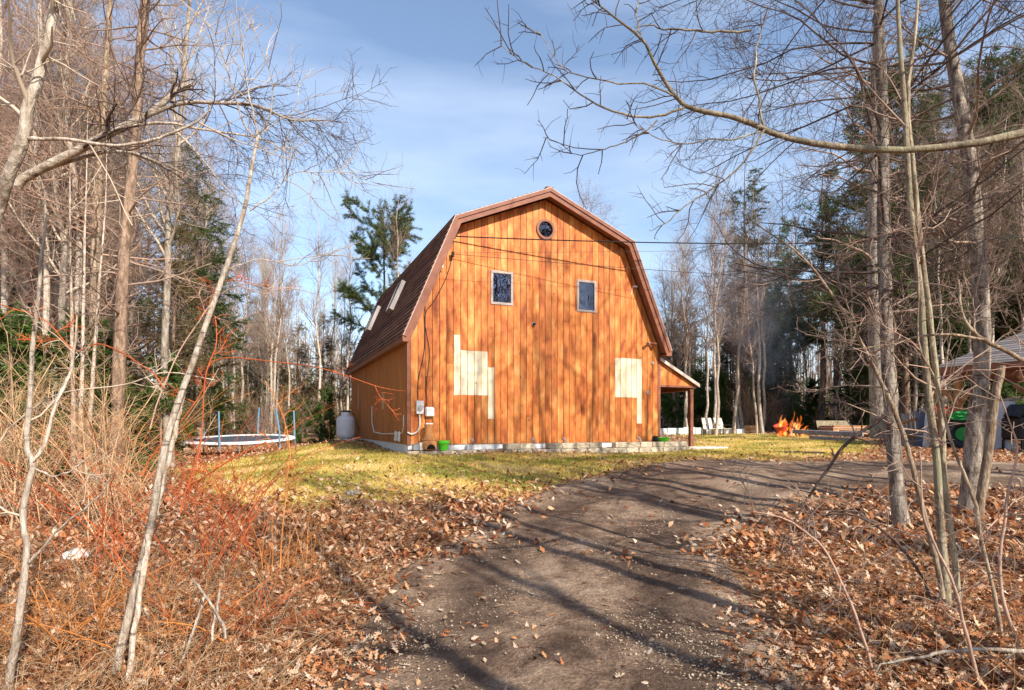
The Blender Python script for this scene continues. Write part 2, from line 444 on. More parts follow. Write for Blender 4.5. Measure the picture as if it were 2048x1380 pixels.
class G:
    """collects polygons for one mesh"""
    def __init__(s): s.v = []; s.f = []
    def poly(s, pts): 
        n = len(s.v); s.v += [tuple(p) for p in pts]; s.f.append(tuple(range(n, n + len(pts))))
    def box(s, x0, x1, y0, y1, z0, z1):
        n = len(s.v)
        s.v += [(x0, y0, z0), (x1, y0, z0), (x1, y1, z0), (x0, y1, z0), (x0, y0, z1), (x1, y0, z1), (x1, y1, z1), (x0, y1, z1)]
        s.f += [tuple(n + i for i in q) for q in ((3, 2, 1, 0), (4, 5, 6, 7), (0, 1, 5, 4), (1, 2, 6, 5), (2, 3, 7, 6), (3, 0, 4, 7))]
        return s
    def prism(s, base, ext):
        """base: list of 3D pts (planar), ext: extrude vector"""
        n = len(s.v); k = len(base)
        s.v += [tuple(p) for p in base] + [tuple(np.add(p, ext)) for p in base]
        s.f.append(tuple(n + i for i in range(k))[::-1]); s.f.append(tuple(n + k + i for i in range(k)))
        for i in range(k):
            j = (i + 1) % k
            s.f.append((n + i, n + j, n + k + j, n + k + i))
        return s
    def bar(s, a, b, w, h, up=(0, 0, 1)):
        a = Vector(a); b = Vector(b); d = (b - a).normalized(); u = Vector(up)
        x = d.cross(u)
        if x.length < 1e-4: x = d.cross(Vector((1, 0, 0)))
        x.normalize(); y = x.cross(d).normalized()
        base = [a + x * (i * w / 2) + y * (j * h / 2) for i, j in ((-1, -1), (1, -1), (1, 1), (-1, 1))]
        return s.prism(base, b - a)
    def tube(s, pts, r, sides=8):
        pts = [Vector(p) for p in pts]
        if isinstance(r, (int, float)): r = [r] * len(pts)
        n = len(s.v); ref = None
        for i, p in enumerate(pts):
            t = (pts[min(i + 1, len(pts) - 1)] - pts[max(i - 1, 0)]).normalized()
            if ref is None:
                ref = Vector((0, 0, 1)) if abs(t.z) < 0.9 else Vector((1, 0, 0))
            x = t.cross(ref).normalized(); y = x.cross(t).normalized(); ref = y
            for k in range(sides):
                a = 2 * math.pi * k / sides
                s.v.append(tuple(p + (x * math.cos(a) + y * math.sin(a)) * r[i]))
        for i in range(len(pts) - 1):
            for k in range(sides):
                j = (k + 1) % sides
                s.f.append((n + i * sides + k, n + i * sides + j, n + (i + 1) * sides + j, n + (i + 1) * sides + k))
        s.f.append(tuple(n + k for k in range(sides))[::-1])
        s.f.append(tuple(n + (len(pts) - 1) * sides + k for k in range(sides)))
        return s
    def lathe(s, prof, sides=20, c=(0, 0, 0)):
        n = len(s.v)
        for r, z in prof:
            for k in range(sides):
                a = 2 * math.pi * k / sides
                s.v.append((c[0] + r * math.cos(a), c[1] + r * math.sin(a), c[2] + z))
        for i in range(len(prof) - 1):
            for k in range(sides):
                j = (k + 1) % sides
                s.f.append((n + i * sides + k, n + i * sides + j, n + (i + 1) * sides + j, n + (i + 1) * sides + k))
        s.f.append(tuple(n + k for k in range(sides))[::-1])
        s.f.append(tuple(n + (len(prof) - 1) * sides + k for k in range(sides)))
        return s
    def mesh(s, name, mat, smooth=False, bevel=0.0):
        me = bpy.data.meshes.new(name)
        me.from_pydata(s.v, [], s.f)
        if bevel:
            bm = bmesh.new(); bm.from_mesh(me)
            bmesh.ops.bevel(bm, geom=bm.edges[:], offset=bevel, segments=1, affect='EDGES')
            bm.to_mesh(me); bm.free()
        bm = bmesh.new(); bm.from_mesh(me)
        bmesh.ops.recalc_face_normals(bm, faces=bm.faces[:])
        bm.to_mesh(me); bm.free()
        if smooth:
            me.polygons.foreach_set('use_smooth', [True] * len(me.polygons))
            me.set_sharp_from_angle(angle=math.radians(40))
        me.materials.append(MATS[mat]); me.update()
        return me
    def build(s, name, mat, parent=None, smooth=False, bevel=0.0, loc=None, rotz=None):
        return link(name, s.mesh(name, mat, smooth, bevel), parent, loc, rotz)

def unit(v): return v / np.maximum(np.linalg.norm(v, axis=-1, keepdims=True), 1e-9)
def tubes(P, Rad, sides=3):
    """batch of polylines P (N,K,3), radii (N,K) -> verts, quads"""
    N, K, _ = P.shape
    T = np.empty_like(P)
    T[:, 1:-1] = P[:, 2:] - P[:, :-2]; T[:, 0] = P[:, 1] - P[:, 0]; T[:, -1] = P[:, -1] - P[:, -2]
    T = unit(T)
    m = unit(P[:, -1] - P[:, 0])
    ref = np.eye(3)[np.argmin(np.abs(m), axis=1)][:, None, :]
    X = unit(np.cross(T, ref)); Y = np.cross(X, T)
    a = np.arange(sides) * 2 * np.pi / sides
    V = P[:, :, None, :] + Rad[:, :, None, None] * (X[:, :, None, :] * np.cos(a)[None, None, :, None] + Y[:, :, None, :] * np.sin(a)[None, None, :, None])
    idx = np.arange(N * K * sides).reshape(N, K, sides)
    nx = np.roll(idx, -1, axis=2)
    Q = np.stack([idx[:, :-1], nx[:, :-1], nx[:, 1:], idx[:, 1:]], axis=-1).reshape(-1, 4)
    return V.reshape(-1, 3), Q
class NP:
    """collects numpy pieces for one mesh"""
    def __init__(s): s.V = []; s.F = []; s.r = []; s.n = 0
    def add(s, V, Q, r=None):
        s.V.append(V); s.F.append(Q + s.n); s.n += len(V); s.r.append(r if r is not None else np.zeros(len(Q)))
    def tubes(s, P, Rad, sides=3):
        V, Q = tubes(P, Rad, sides); s.add(V, Q)
    def mesh(s, name, mat, smooth=False, use_r=False):
        # faces of different sizes keep their order
        return mesh_np(name, np.concatenate(s.V), s.F, mat, smooth, np.concatenate(s.r) if use_r else None)

def spawn(rng, P, Rad, n, t0, t1, ang, length, K, r_ratio, up=0.0, jit=0.15, rmin=0.002, tpow=1.0, tip=0.35, taper_len=0.6):
    """n children spread over the parent polylines; returns polys, radii"""
    N, K0, _ = P.shape
    L = np.linalg.norm(P[:, 1:] - P[:, :-1], axis=2).sum(1)
    pi = rng.choice(N, n, p=L / L.sum())
    t = t0 + (t1 - t0) * rng.random(n) ** tpow
    f = t * (K0 - 1); i = np.minimum(f.astype(int), K0 - 2); u = (f - i)[:, None]
    p0 = P[pi, i] * (1 - u) + P[pi, i + 1] * u
    r0 = Rad[pi, i] * (1 - u[:, 0]) + Rad[pi, i + 1] * u[:, 0]
    tan = unit(P[pi, i + 1] - P[pi, i])
    side = unit(np.cross(tan, rng.normal(size=(n, 3))))
    a = np.radians(rng.uniform(ang[0], ang[1], n))[:, None]
    d = unit(tan * np.cos(a) + side * np.sin(a))
    ln = rng.uniform(length[0], length[1], n) * (1 - taper_len * t)
    step = (ln / (K - 1))[:, None]
    out = np.empty((n, K, 3)); out[:, 0] = p0
    for k in range(1, K):
        d = unit(d + rng.normal(size=(n, 3)) * jit + np.array([0, 0, up]) / K)
        out[:, k] = out[:, k - 1] + d * step
    rr = np.maximum(r0 * r_ratio, rmin)
    rr = np.minimum(rr, r0)
    rad = rr[:, None] * np.linspace(1, tip, K)[None, :]
    return out, np.maximum(rad, rmin * 0.6)

def catmull(pts, n):
    pts = np.array(pts, float)
    p = np.vstack([2 * pts[0] - pts[1], pts, 2 * pts[-1] - pts[-2]])
    m = len(pts) - 1
    ts = np.linspace(0, m, n); out = []
    for t in ts:
        i = min(int(t), m - 1); u = t - i
        a, b, c, d = p[i], p[i + 1], p[i + 2], p[i + 3]
        out.append(0.5 * ((2 * b) + (-a + c) * u + (2 * a - 5 * b + 4 * c - d) * u ** 2 + (-a + 3 * b - 3 * c + d) * u ** 3))
    return np.array(out)

def W(px, py, depth):
    return ((px - 1024) / F * depth, depth, EYE + (HOR - py) / F * depth)

# ------------------------------------------------------------------ terrain
CP = np.array([
    (0, 0, 0), (-3, 0, 0), (4, 0, 0.02), (0, -6, 0), (-10, -6, 0), (10, -6, 0), (0, 3.4, 0.0), (-3, 3.4, 0.04), (3, 3.4, 0.02),
    (0, 7.4, 0.28), (2, 10.2, 0.58), (2.9, 12.6, 0.74), (-2.6, 13.5, 0.83), (0.6, 14.9, 0.82), (4.2, 16.4, 0.78), (0, 20, 0.9),
    (-5.9, 21.5, 0.95), (-4, 17.5, 0.93), (-6.7, 19, 0.88), (-9.6, 21, 0.52), (-8.2, 23.5, 0.55), (-8, 12, 0.43), (-4.5, 11, 0.55),
    (-5, 8, 0.32), (-7.9, 17, 0.52), (-6.7, 14.8, 0.58), (-8, 6.5, 0.25), (-12, 12, 0.42), (-15, 22, 0.5), (-12, 30, 0.62), (-6, 33, 0.8), (-2.9, 9, 0.43),
    (5.3, 17.5, 0.86), (10.4, 30, 1.08), (12.4, 26, 1.1), (8.1, 20, 0.87), (8.2, 11, 0.64), (4.5, 7, 0.32), (5.8, 7.6, 0.36),
    (3.2, 4.3, 0.1), (7, 3.5, 0.15), (13.2, 16, 0.8), (13, 19, 0.9), (14, 9, 0.55), (0, 45, 1.15), (-18, 45, 0.8), (18, 42, 1.2), (20, 28, 1.05), (20, 5, 0.3)])
def tps(r2): return np.where(r2 > 1e-12, r2 * np.log(r2 + 1e-12), 0.0)
def _fit():
    n = len(CP); d2 = ((CP[:, None, :2] - CP[None, :, :2]) ** 2).sum(-1)
    K = tps(d2) + np.eye(n) * 2.0
    Pm = np.c_[np.ones(n), CP[:, :2]]
    A = np.block([[K, Pm], [Pm.T, np.zeros((3, 3))]])
    return np.linalg.solve(A, np.r_[CP[:, 2], 0, 0, 0])
TW = _fit()
def hgt(x, y):
    x = np.asarray(x, float); y = np.asarray(y, float); sh = x.shape
    xc = np.clip(x.ravel(), -19, 20); yc = np.clip(y.ravel(), -6, 44)
    out = np.empty(len(xc))
    for s in range(0, len(xc), 40000):
        a = xc[s:s + 40000]; b = yc[s:s + 40000]
        d2 = (a[:, None] - CP[None, :, 0]) ** 2 + (b[:, None] - CP[None, :, 1]) ** 2
        out[s:s + 40000] = tps(d2) @ TW[:-3] + TW[-3] + TW[-2] * a + TW[-1] * b
    xr = x.ravel(); yr = y.ravel()
    near = np.exp(-((yr / 40.0) ** 2))
    out += near * (0.018 * np.sin(xr * 2.3 + 1.1) * np.sin(yr * 1.9) + 0.009 * np.sin(xr * 5.1 - yr * 3.7) + 0.03 * np.sin(xr * 0.9 + 2) * np.cos(yr * 0.8))
    return out.reshape(sh)
def h1(x, y): return float(hgt(np.array([x]), np.array([y]))[0])
def gp(px, py):
    """ground point seen at a pixel"""
    d = np.geomspace(1.5, 120, 500)
    xs = (px - 1024) / F * d; zr = EYE + (HOR - py) / F * d
    g = hgt(xs, d); i = int(np.argmax(g >= zr))
    return xs[i], d[i]
def seat(px, depth):
    x = (px - 1024) / F * depth
    return (x, depth, h1(x, depth))

def inpoly(x, y, poly):
    poly = np.asarray(poly); x = np.asarray(x); y = np.asarray(y)
    r = np.zeros(x.shape, bool); j = len(poly) - 1
    for i in range(len(poly)):
        xi, yi = poly[i]; xj, yj = poly[j]
        c = ((yi > y) != (yj > y)) & (x < (xj - xi) * (y - yi) / (yj - yi + 1e-12) + xi)
        r ^= c; j = i
    return r
lawn_px = [(430, 925), (600, 894), (690, 884), (790, 905), (830, 912), (1100, 908), (1340, 903), (1400, 880), (1330, 869), (1480, 868), (1600, 871), (1760, 884),
           (1720, 912), (1560, 921), (1400, 918), (1270, 932), (1130, 962), (1040, 992), (950, 1000), (820, 1006), (700, 1016), (600, 1030), (500, 1020), (420, 1000), (330, 945)]
LAWN = np.array([gp(*p) for p in lawn_px])
dl_px = [(640, 1379), (690, 1280), (760, 1190), (800, 1130), (930, 1065), (1030, 1005), (1130, 965), (1270, 935), (1400, 921), (1560, 924), (1780, 922), (2060, 928)]
dr_px = [(1640, 1379), (1600, 1310), (1540, 1220), (1480, 1150), (1450, 1100), (1480, 1070), (1545, 1040), (1620, 1010), (1700, 992), (1780, 982), (1880, 978), (2060, 984)]
DL = np.array([(-1.6, -4.0), (-1.3, 0.5)] + [gp(*p) for p in dl_px] + [(17.0, 13.0)])
DR = np.array([(2.2, -4.0), (2.0, 0.5)] + [gp(*p) for p in dr_px] + [(17.0, 9.3)])
DL_ = catmull(np.c_[DL, np.zeros(len(DL))], 260)[:, :2]
DR_ = catmull(np.c_[DR, np.zeros(len(DR))], 260)[:, :2]
DRIVE = np.vstack([DL_, DR_[::-1]])
HOUSE = np.array([(-2.62, 14.1), (4.3, 17.0), (0.4, 26.4), (-6.6, 23.5)])

def smooth_mask(x, y, poly, s=0.35):
    acc = np.zeros(x.shape)
    for dx, dy in ((0, 0), (s, 0), (-s, 0), (0, s), (0, -s), (s, s), (-s, -s), (s, -s), (-s, s)):
        acc += inpoly(x + dx, y + dy, poly)
    return acc / 9

def make_ground():
    xs = np.concatenate([[-700, -300, -140, -80, -55], np.arange(-40, -18, 2.0), np.arange(-18, 20.01, 0.2), np.arange(22, 42, 2.0), [55, 80, 140, 300, 700]])
    ys = np.concatenate([[-60, -30, -15], np.arange(-8, 32.01, 0.2), np.arange(33, 60, 1.5), [70, 90, 130, 220, 450, 900]])
    X, Y = np.meshgrid(xs, ys)
    Z = hgt(X, Y)
    # keep the sheet below the driveway surface
    V = np.stack([X, Y, Z], -1).reshape(-1, 3)
    nx, ny = len(xs), len(ys)
    i = np.arange(nx * ny).reshape(ny, nx)
    Q = np.stack([i[:-1, :-1], i[:-1, 1:], i[1:, 1:], i[1:, :-1]], -1).reshape(-1, 4)
    me = mesh_np('ground', V, [Q], 'ground_soil', True)
    a = me.attributes.new('lawn', 'FLOAT', 'POINT')
    a.data.foreach_set('value', smooth_mask(V[:, 0], V[:, 1], LAWN).astype(np.float32))
    tag(link('ground', me), 'brown leaf covered soil with straw yellow lawn around the barn', kind='structure')
    M = 34
    u = np.linspace(0, 1, M)[None, :, None]
    jl = (R.normal(size=(260, 1)) * 0.05); jr = (R.normal(size=(260, 1)) * 0.05)
    Pd = DL_[:, None, :] * (1 - u) + DR_[:, None, :] * u
    Zd = hgt(Pd[..., 0], Pd[..., 1])
    edge = np.minimum(u[0, :, 0], 1 - u[0, :, 0])
    lift = np.where(edge < 0.01, -0.03, 0.012)[None, :] + np.zeros_like(Zd)
    lift += np.where(edge > 0.05, 1, 0)[None, :] * (R.random(Zd.shape) * 0.006)
    # wheel ruts: low crown between the two tracks
    uu = u[0, :, 0]
    lift += (0.03 * np.exp(-((uu - 0.5) / 0.13) ** 2) + 0.02 * np.exp(-((uu - 0.9) / 0.06) ** 2) + 0.02 * np.exp(-((uu - 0.1) / 0.06) ** 2))[None, :]
    V = np.concatenate([Pd, (Zd + lift)[..., None]], -1).reshape(-1, 3)
    i = np.arange(260 * M).reshape(260, M)
    Q = np.stack([i[:-1, :-1], i[:-1, 1:], i[1:, 1:], i[1:, :-1]], -1).reshape(-1, 4)
    dme = mesh_np('driveway', V, [Q], 'driveway_dirt', True)
    ta = dme.attributes.new('track', 'FLOAT', 'POINT')
    tv = np.exp(-((uu - 0.27) / 0.10) ** 2) + np.exp(-((uu - 0.76) / 0.10) ** 2)
    ta.data.foreach_set('value', np.tile(tv, 260).astype(np.float32))
    tag(link('driveway', dme), 'dark packed dirt driveway curving to the right past the barn', kind='structure')
make_ground()

# ------------------------------------------------------------------ the barn house
C_, S_ = math.cos(math.radians(22.7)), math.sin(math.radians(22.7))
BASE = 0.85
barn = thing('barn_house', 'orange stained wooden gambrel barn house with pale patched boards and brown roof', 'house', (-2.5, 14.18, BASE), math.radians(22.7))
def E(h): return h + EYE - BASE              # height above eye level -> barn local z
WID, DEP = 7.3, 10.0
OUT = [(-0.18, E(2.10)), (1.09, E(5.06)), (3.65, E(6.13)), (6.21, E(5.06)), (7.48, E(2.10))]
def offset_poly(pts, d):
    """offset an open polyline downwards/inwards by d"""
    out = []
    n = len(pts)
    segs = []
    for i in range(n - 1):
        a = np.array(pts[i]); b = np.array(pts[i + 1]); t = (b - a) / np.linalg.norm(b - a)
        nrm = np.array([t[1], -t[0]])
        segs.append((a + nrm * d, t))
    out.append(tuple(segs[0][0]))
    for i in range(1, n - 1):
        a, t = segs[i - 1]; b, s = segs[i]
        k = np.linalg.solve(np.array([t, -s]).T, b - a)
        out.append(tuple(a + t * k[0]))
    a, t = segs[-1]
    out.append(tuple(a + t * np.linalg.norm(np.array(pts[-1]) - np.array(pts[-2]))))
    return out
WALLTOP = offset_poly(OUT, 0.17)
def top_at(s):
    xs = [p[0] for p in WALLTOP]; zs = [p[1] for p in WALLTOP]
    return float(np.interp(s, xs, zs))
Z0 = E(-0.47)       # bottom of the siding
# wall cores
front = G()
core = [(0.0, Z0)] + [(0.0, top_at(0.0))] + [p for p in WALLTOP[1:4]] + [(WID, top_at(WID)), (WID, Z0)]
core_in = [(min(max(x, 0.01), WID - 0.01), z) for x, z in core]
# front core with window holes is made of strips between the openings
WINS = [(2.131, 2.71, E(3.09), E(3.915)), (4.617, 5.177, E(3.085), E(3.915))]
RC = (3.655, E(5.16)); RR = 0.24
wall_front = link('front_wall', None, barn)
def strip(g, s0, s1, zb, zt0, zt1, y0, y1):
    g.prism([(s0, y0, zb), (s1, y0, zb), (s1, y0, zt1), (s0, y0, zt0)], (0, y1 - y0, 0))
BW = 0.1795; B0 = 0.06
NB = 40
PATCH = {6: (E(0.745), E(2.236))}
for i in (7, 8, 9, 10): PATCH[i] = (E(0.75), E(1.86))
PATCH[11] = (E(0.153), E(1.463))
for i in (32, 33, 34, 35): PATCH[i] = (E(0.774), E(1.87))
PATCH[36] = (E(0.042), E(1.87))
def board_piece(s0, s1, z0, z1, mat, k, cut_top=True):
    """one board between z0 and z1 (z1 None: up to the roof line)"""
    y = -0.022 - 0.004 * rnd.random()
    pts = [(s0, z0), (s1, z0)]
    if z1 is None:
        inner = [s for s in (WALLTOP[1][0], WALLTOP[2][0], WALLTOP[3][0]) if s0 + 0.005 < s < s1 - 0.005]
        tops = [s1] + inner[::-1] + [s0]
        pts += [(s, top_at(s) - 0.002) for s in tops]
    else:
        pts += [(s1, z1), (s0, z1)]
    g = G(); g.prism([(s, y, z) for s, z in pts], (0, -y - 0.001, 0))
    return g.build('siding_board', mat, wall_front)
def circ_half(s): 
    d = RR * RR - (s - RC[0]) ** 2
    return math.sqrt(d) if d > 0 else 0.0
for i in range(NB):
    s0 = B0 + i * BW + 0.0065; s1 = B0 + (i + 1) * BW - 0.0065
    cuts = []
    for (a, b, zb, zt) in WINS:
        if s1 > a and s0 < b: cuts.append((a, b, zb, zt))
    if cuts:
        a, b, zb, zt = cuts[0]
        if s0 >= a and s1 <= b:
            board_piece(s0, s1, Z0, zb, 'stained_siding', i); board_piece(s0, s1, zt, None, 'stained_siding', i)
        else:
            if i in PATCH:
                q0, q1 = PATCH[i]
                board_piece(s0, s1, Z0, q0 - 0.003, 'stained_siding', i); board_piece(s0, s1, q1 + 0.003, zb, 'stained_siding', i)
                board_piece(s0, s1, q0, q1, 'raw_pine', i)['label'] = 'unpainted pale replacement board'
            else:
                board_piece(s0, s1, Z0, zb, 'stained_siding', i)
            board_piece(s0, s1, zt, None, 'stained_siding', i)
            if s0 < a: board_piece(s0, a, zb + 0.001, zt - 0.001, 'stained_siding', i)
            if s1 > b: board_piece(b, s1, zb + 0.001, zt - 0.001, 'stained_siding', i)
    elif max(circ_half(s0), circ_half(s1)) > 0 or s0 < RC[0] < s1:
        # notch the boards around the round window
        for sgn in (-1, 1):
            ss = np.linspace(s0, s1, 7)
            arc = [(s, RC[1] + sgn * circ_half(s)) for s in ss]
            y = -0.023
            if sgn < 0: pts = [(s0, Z0), (s1, Z0)] + [(s, z) for s, z in arc[::-1]]
            else:
                inner = [s for s in (WALLTOP[2][0],) if s0 + 0.005 < s < s1 - 0.005]
                pts = [(s, z) for s, z in arc] + [(s, top_at(s) - 0.002) for s in [s1] + inner + [s0]]
            g = G(); g.prism([(s, y, z) for s, z in pts], (0, 0.022, 0)); g.build('siding_board', 'stained_siding', wall_front)
    elif i in PATCH:
        zb, zt = PATCH[i]
        board_piece(s0, s1, Z0, zb - 0.003, 'stained_siding', i)
        p = board_piece(s0, s1, zb, zt, 'raw_pine', i)
        p['label'] = 'unpainted pale replacement board'
        board_piece(s0, s1, zt + 0.003, None, 'stained_siding', i)
    elif rnd.random() < 0.6:
        zj = Z0 + rnd.uniform(0.5, 0.85 * (top_at(0.5 * (s0 + s1)) - Z0))
        board_piece(s0, s1, Z0, zj - 0.004, 'stained_siding', i); board_piece(s0, s1, zj, None, 'stained_siding', i)
    else:
        board_piece(s0, s1, Z0, None, 'stained_siding', i)
# dark sheathing behind the boards, in strips that leave the window holes open
g = G()
edges = sorted(set([0.0, WALLTOP[1][0], WALLTOP[2][0], WALLTOP[3][0], WID] + [w[0] for w in WINS] + [w[1] for w in WINS] + [RC[0] - RR, RC[0] + RR]))
for a, b in zip(edges[:-1], edges[1:]):
    mid = 0.5 * (a + b)
    hole = [(w[2], w[3]) for w in WINS if w[0] < mid < w[1]]
    if abs(mid - RC[0]) < RR: hole = [(RC[1] - RR * 0.7, RC[1] + RR * 0.7)]
    if hole:
        strip(g, a, b, Z0, hole[0][0], hole[0][0], 0.0, 0.12)
        strip(g, a, b, hole[0][1], top_at(a), top_at(b), 0.0, 0.12)
    else:
        strip(g, a, b, Z0, top_at(a), top_at(b), 0.0, 0.12)
g.build('sheathing', 'room_dark', wall_front)
# corner boards
for s0, s1 in ((-0.03, 0.058), (B0 + NB * BW + 0.004, WID + 0.03)):
    g = G(); g.box(s0, s1, -0.032, 0.06, Z0 - 0.01, top_at(min(max(s0, 0), WID)) - 0.01); g.build('corner_board', 'trim_brown', wall_front)
# windows
for k, (a, b, zb, zt) in enumerate(WINS):
    w = link('window', None, barn)
    fr = G(); t = 0.045
    fr.box(a - 0.02, b + 0.02, -0.045, 0.02, zb - 0.02, zb + t); fr.box(a - 0.02, b + 0.02, -0.045, 0.02, zt - t, zt + 0.02)
    fr.box(a - 0.02, a + t, -0.044, 0.02, zb + t, zt - t); fr.box(b - t, b + 0.02, -0.044, 0.02, zb + t, zt - t)
    fr.build('frame', 'frame_grey', w, bevel=0.004)
    g = G(); g.box(a + t, b - t, -0.012, -0.006, zb + t, zt - t); g.build('pane', 'window_glass', w)
    g = G(); d = 1.2
    for q in (((a, 0.02, zb), (a, d, zb), (a, d, zt), (a, 0.02, zt)), ((b, 0.02, zb), (b, d, zb), (b, d, zt), (b, 0.02, zt)),
              ((a, d, zb), (b, d, zb), (b, d, zt), (a, d, zt)), ((a, 0.02, zb), (b, 0.02, zb), (b, d, zb), (a, d, zb)), ((a, 0.02, zt), (b, 0.02, zt), (b, d, zt), (a, d, zt))):
        g.poly(q)
    g.build('interior_recess', 'room_dark', w)
    if k == 1:
        g = G()
        g.box(a + 0.05, a + 0.31, 0.05, 0.075, zb + 0.30, zb + 0.335)
        for x in (0.06, 0.155, 0.265): g.box(a + x, a + x + 0.028, 0.05, 0.075, zb + 0.05, zb + 0.30)
        g.build('inner_rail', 'white_paint', w)
w = link('round_window', None, barn)
g = G(); n = 40
for i in range(n):
    a0, a1 = 2 * math.pi * i / n, 2 * math.pi * (i + 1) / n
    ro, ri = RR + 0.03, RR - 0.035
    pts = [(RC[0] + r * math.cos(a), RC[1] + r * math.sin(a)) for r, a in ((ri, a0), (ro, a0), (ro, a1), (ri, a1))]
    g.prism([(x, -0.06, z) for x, z in pts], (0, 0.1, 0))
g.build('frame', 'trim_brown', w)
g = G(); pts = [(RC[0] + (RR - 0.03) * math.cos(2 * math.pi * i / n), -0.005, RC[1] + (RR - 0.03) * math.sin(2 * math.pi * i / n)) for i in range(n)]
g.prism(pts, (0, 0.006, 0)); g.build('pane', 'window_glass', w)
g = G(); g.prism([(x, 0.16, z) for x, y, z in pts], (0, 0.05, 0)); g.build('interior_recess', 'room_dark', w)
# side and back walls
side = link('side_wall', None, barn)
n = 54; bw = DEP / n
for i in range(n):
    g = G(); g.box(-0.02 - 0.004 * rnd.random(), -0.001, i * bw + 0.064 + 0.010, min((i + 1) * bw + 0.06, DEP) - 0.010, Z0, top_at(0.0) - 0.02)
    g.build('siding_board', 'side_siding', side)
for (d0, d1, z0, z1) in ((2.9, 3.25, E(0.45), E(0.95)), (7.9, 8.1, E(0.6), E(1.45))):
    g = G(); g.box(-0.032, -0.0245, d0, d1, z0, z1); o = g.build('patch_board', 'pinkish_board', side); o['label'] = 'pale unpainted patch board on the shaded wall'
g = G(); g.box(0.0, 0.1, 0.12, DEP, Z0, top_at(0.0)); g.build('sheathing', 'room_dark', side)
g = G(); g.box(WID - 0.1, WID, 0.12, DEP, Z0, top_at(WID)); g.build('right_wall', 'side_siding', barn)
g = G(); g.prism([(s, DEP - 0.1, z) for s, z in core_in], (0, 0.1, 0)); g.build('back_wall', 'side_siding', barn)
g = G(); g.box(-0.0, WID, 0.01, DEP - 0.01, E(-0.95), Z0 - 0.002); g.build('foundation', 'foundation', barn)
# roof: deck, courses, trim
roof = link('roof', None, barn)
Y0, Y1 = -0.3, DEP + 0.3
IN1 = offset_poly(OUT, 0.10)
for i in range(4):
    a, b = OUT[i], OUT[i + 1]; c, d = IN1[i + 1], IN1[i]
    g = G(); g.prism([(a[0], Y0, a[1]), (b[0], Y0, b[1]), (c[0], Y0, c[1]), (d[0], Y0, d[1])], (0, Y1 - Y0, 0))
    g.build('roof_deck', 'soffit_brown', roof)
for i in range(4):
    a, b = np.array(OUT[i]), np.array(OUT[i + 1])
    lowfirst = a[1] < b[1]
    lo, hi = (a, b) if lowfirst else (b, a)
    L = np.linalg.norm(hi - lo); t = (hi - lo) / L
    nrm = np.array([-t[1], t[0]]) if lowfirst else np.array([t[1], -t[0]])
    nc = int(round(L / 0.14)); ex = L / nc
    for k in range(nc):
        p0 = lo + t * (k * ex) - t * 0.012 + nrm * 0.014; p1 = lo + t * ((k + 1) * ex + 0.03) + nrm * 0.003
        p0b = p0 + nrm * 0.028; p1b = p1 + nrm * 0.006
        jy = rnd.uniform(-0.012, 0.012)
        g = G(); g.prism([(q[0], Y0 - 0.02 + jy, q[1]) for q in (p0, p1, p1b, p0b)], (0, Y1 - Y0 + 0.04, 0))
        g.build('shingle_course', 'shingle_brown', roof)
IN2 = offset_poly(OUT, 0.19); IN3 = offset_poly(OUT, 0.075)
for i in range(4):
    for yf, inner, nm, mt, out0 in ((Y0 - 0.028, IN2, 'rake_board', 'trim_brown', 0.0), (Y0 - 0.056, IN3, 'rake_trim', 'trim_brown' , 0.0)):
        a, b, c, d = OUT[i], OUT[i + 1], inner[i + 1], inner[i]
        g = G(); g.prism([(p[0], yf, p[1]) for p in (a, b, c, d)], (0, 0.026, 0)); g.build(nm, mt, roof)
    OUT2 = offset_poly(OUT, -0.018); OUT3 = offset_poly(OUT, -0.004)
    g = G(); g.prism([(p[0], Y0 - 0.062, p[1]) for p in (OUT2[i], OUT2[i + 1], OUT3[i + 1], OUT3[i])], (0, 0.05, 0)); g.build('drip_edge', 'trim_light', roof)
    # soffit board under the rake
    s0, s1 = IN1[i], IN1[i + 1]; q0, q1 = offset_poly(OUT, 0.125)[i], offset_poly(OUT, 0.125)[i + 1]
    g = G(); g.prism([(p[0], Y0, p[1]) for p in (s0, s1, q1, q0)], (0, 0.30, 0)); g.build('rake_soffit', 'soffit_brown', roof)
for sx, x in ((-1, OUT[0][0]), (1, OUT[4][0])):
    xx = sorted((x + sx * -0.005, x + sx * 0.02)); xi = sorted((x + sx * 0.0, x - sx * 0.16))
    g = G(); g.box(xx[0], xx[1], Y0 - 0.03, Y1, OUT[0][1] - 0.14, OUT[0][1] - 0.005); g.build('eave_fascia', 'trim_brown', roof)
    g = G(); g.box(xi[0], xi[1], Y0 + 0.005, Y1, OUT[0][1] - 0.13, OUT[0][1] - 0.10); g.build('eave_soffit', 'soffit_brown', roof)
    # closing return at the rake foot
    g = G(); xe = sorted((x + sx * 0.015, x - sx * 0.16)); g.box(xe[0], xe[1], Y0 - 0.027, Y0 - 0.002, OUT[0][1] - 0.141, OUT[0][1] + 0.02); g.build('eave_return', 'trim_brown', roof)
g = G(); g.box(3.55, 3.75, Y0 - 0.02, Y1, OUT[2][1] + 0.0, OUT[2][1] + 0.05); g.build('ridge_cap', 'shingle_brown', roof)
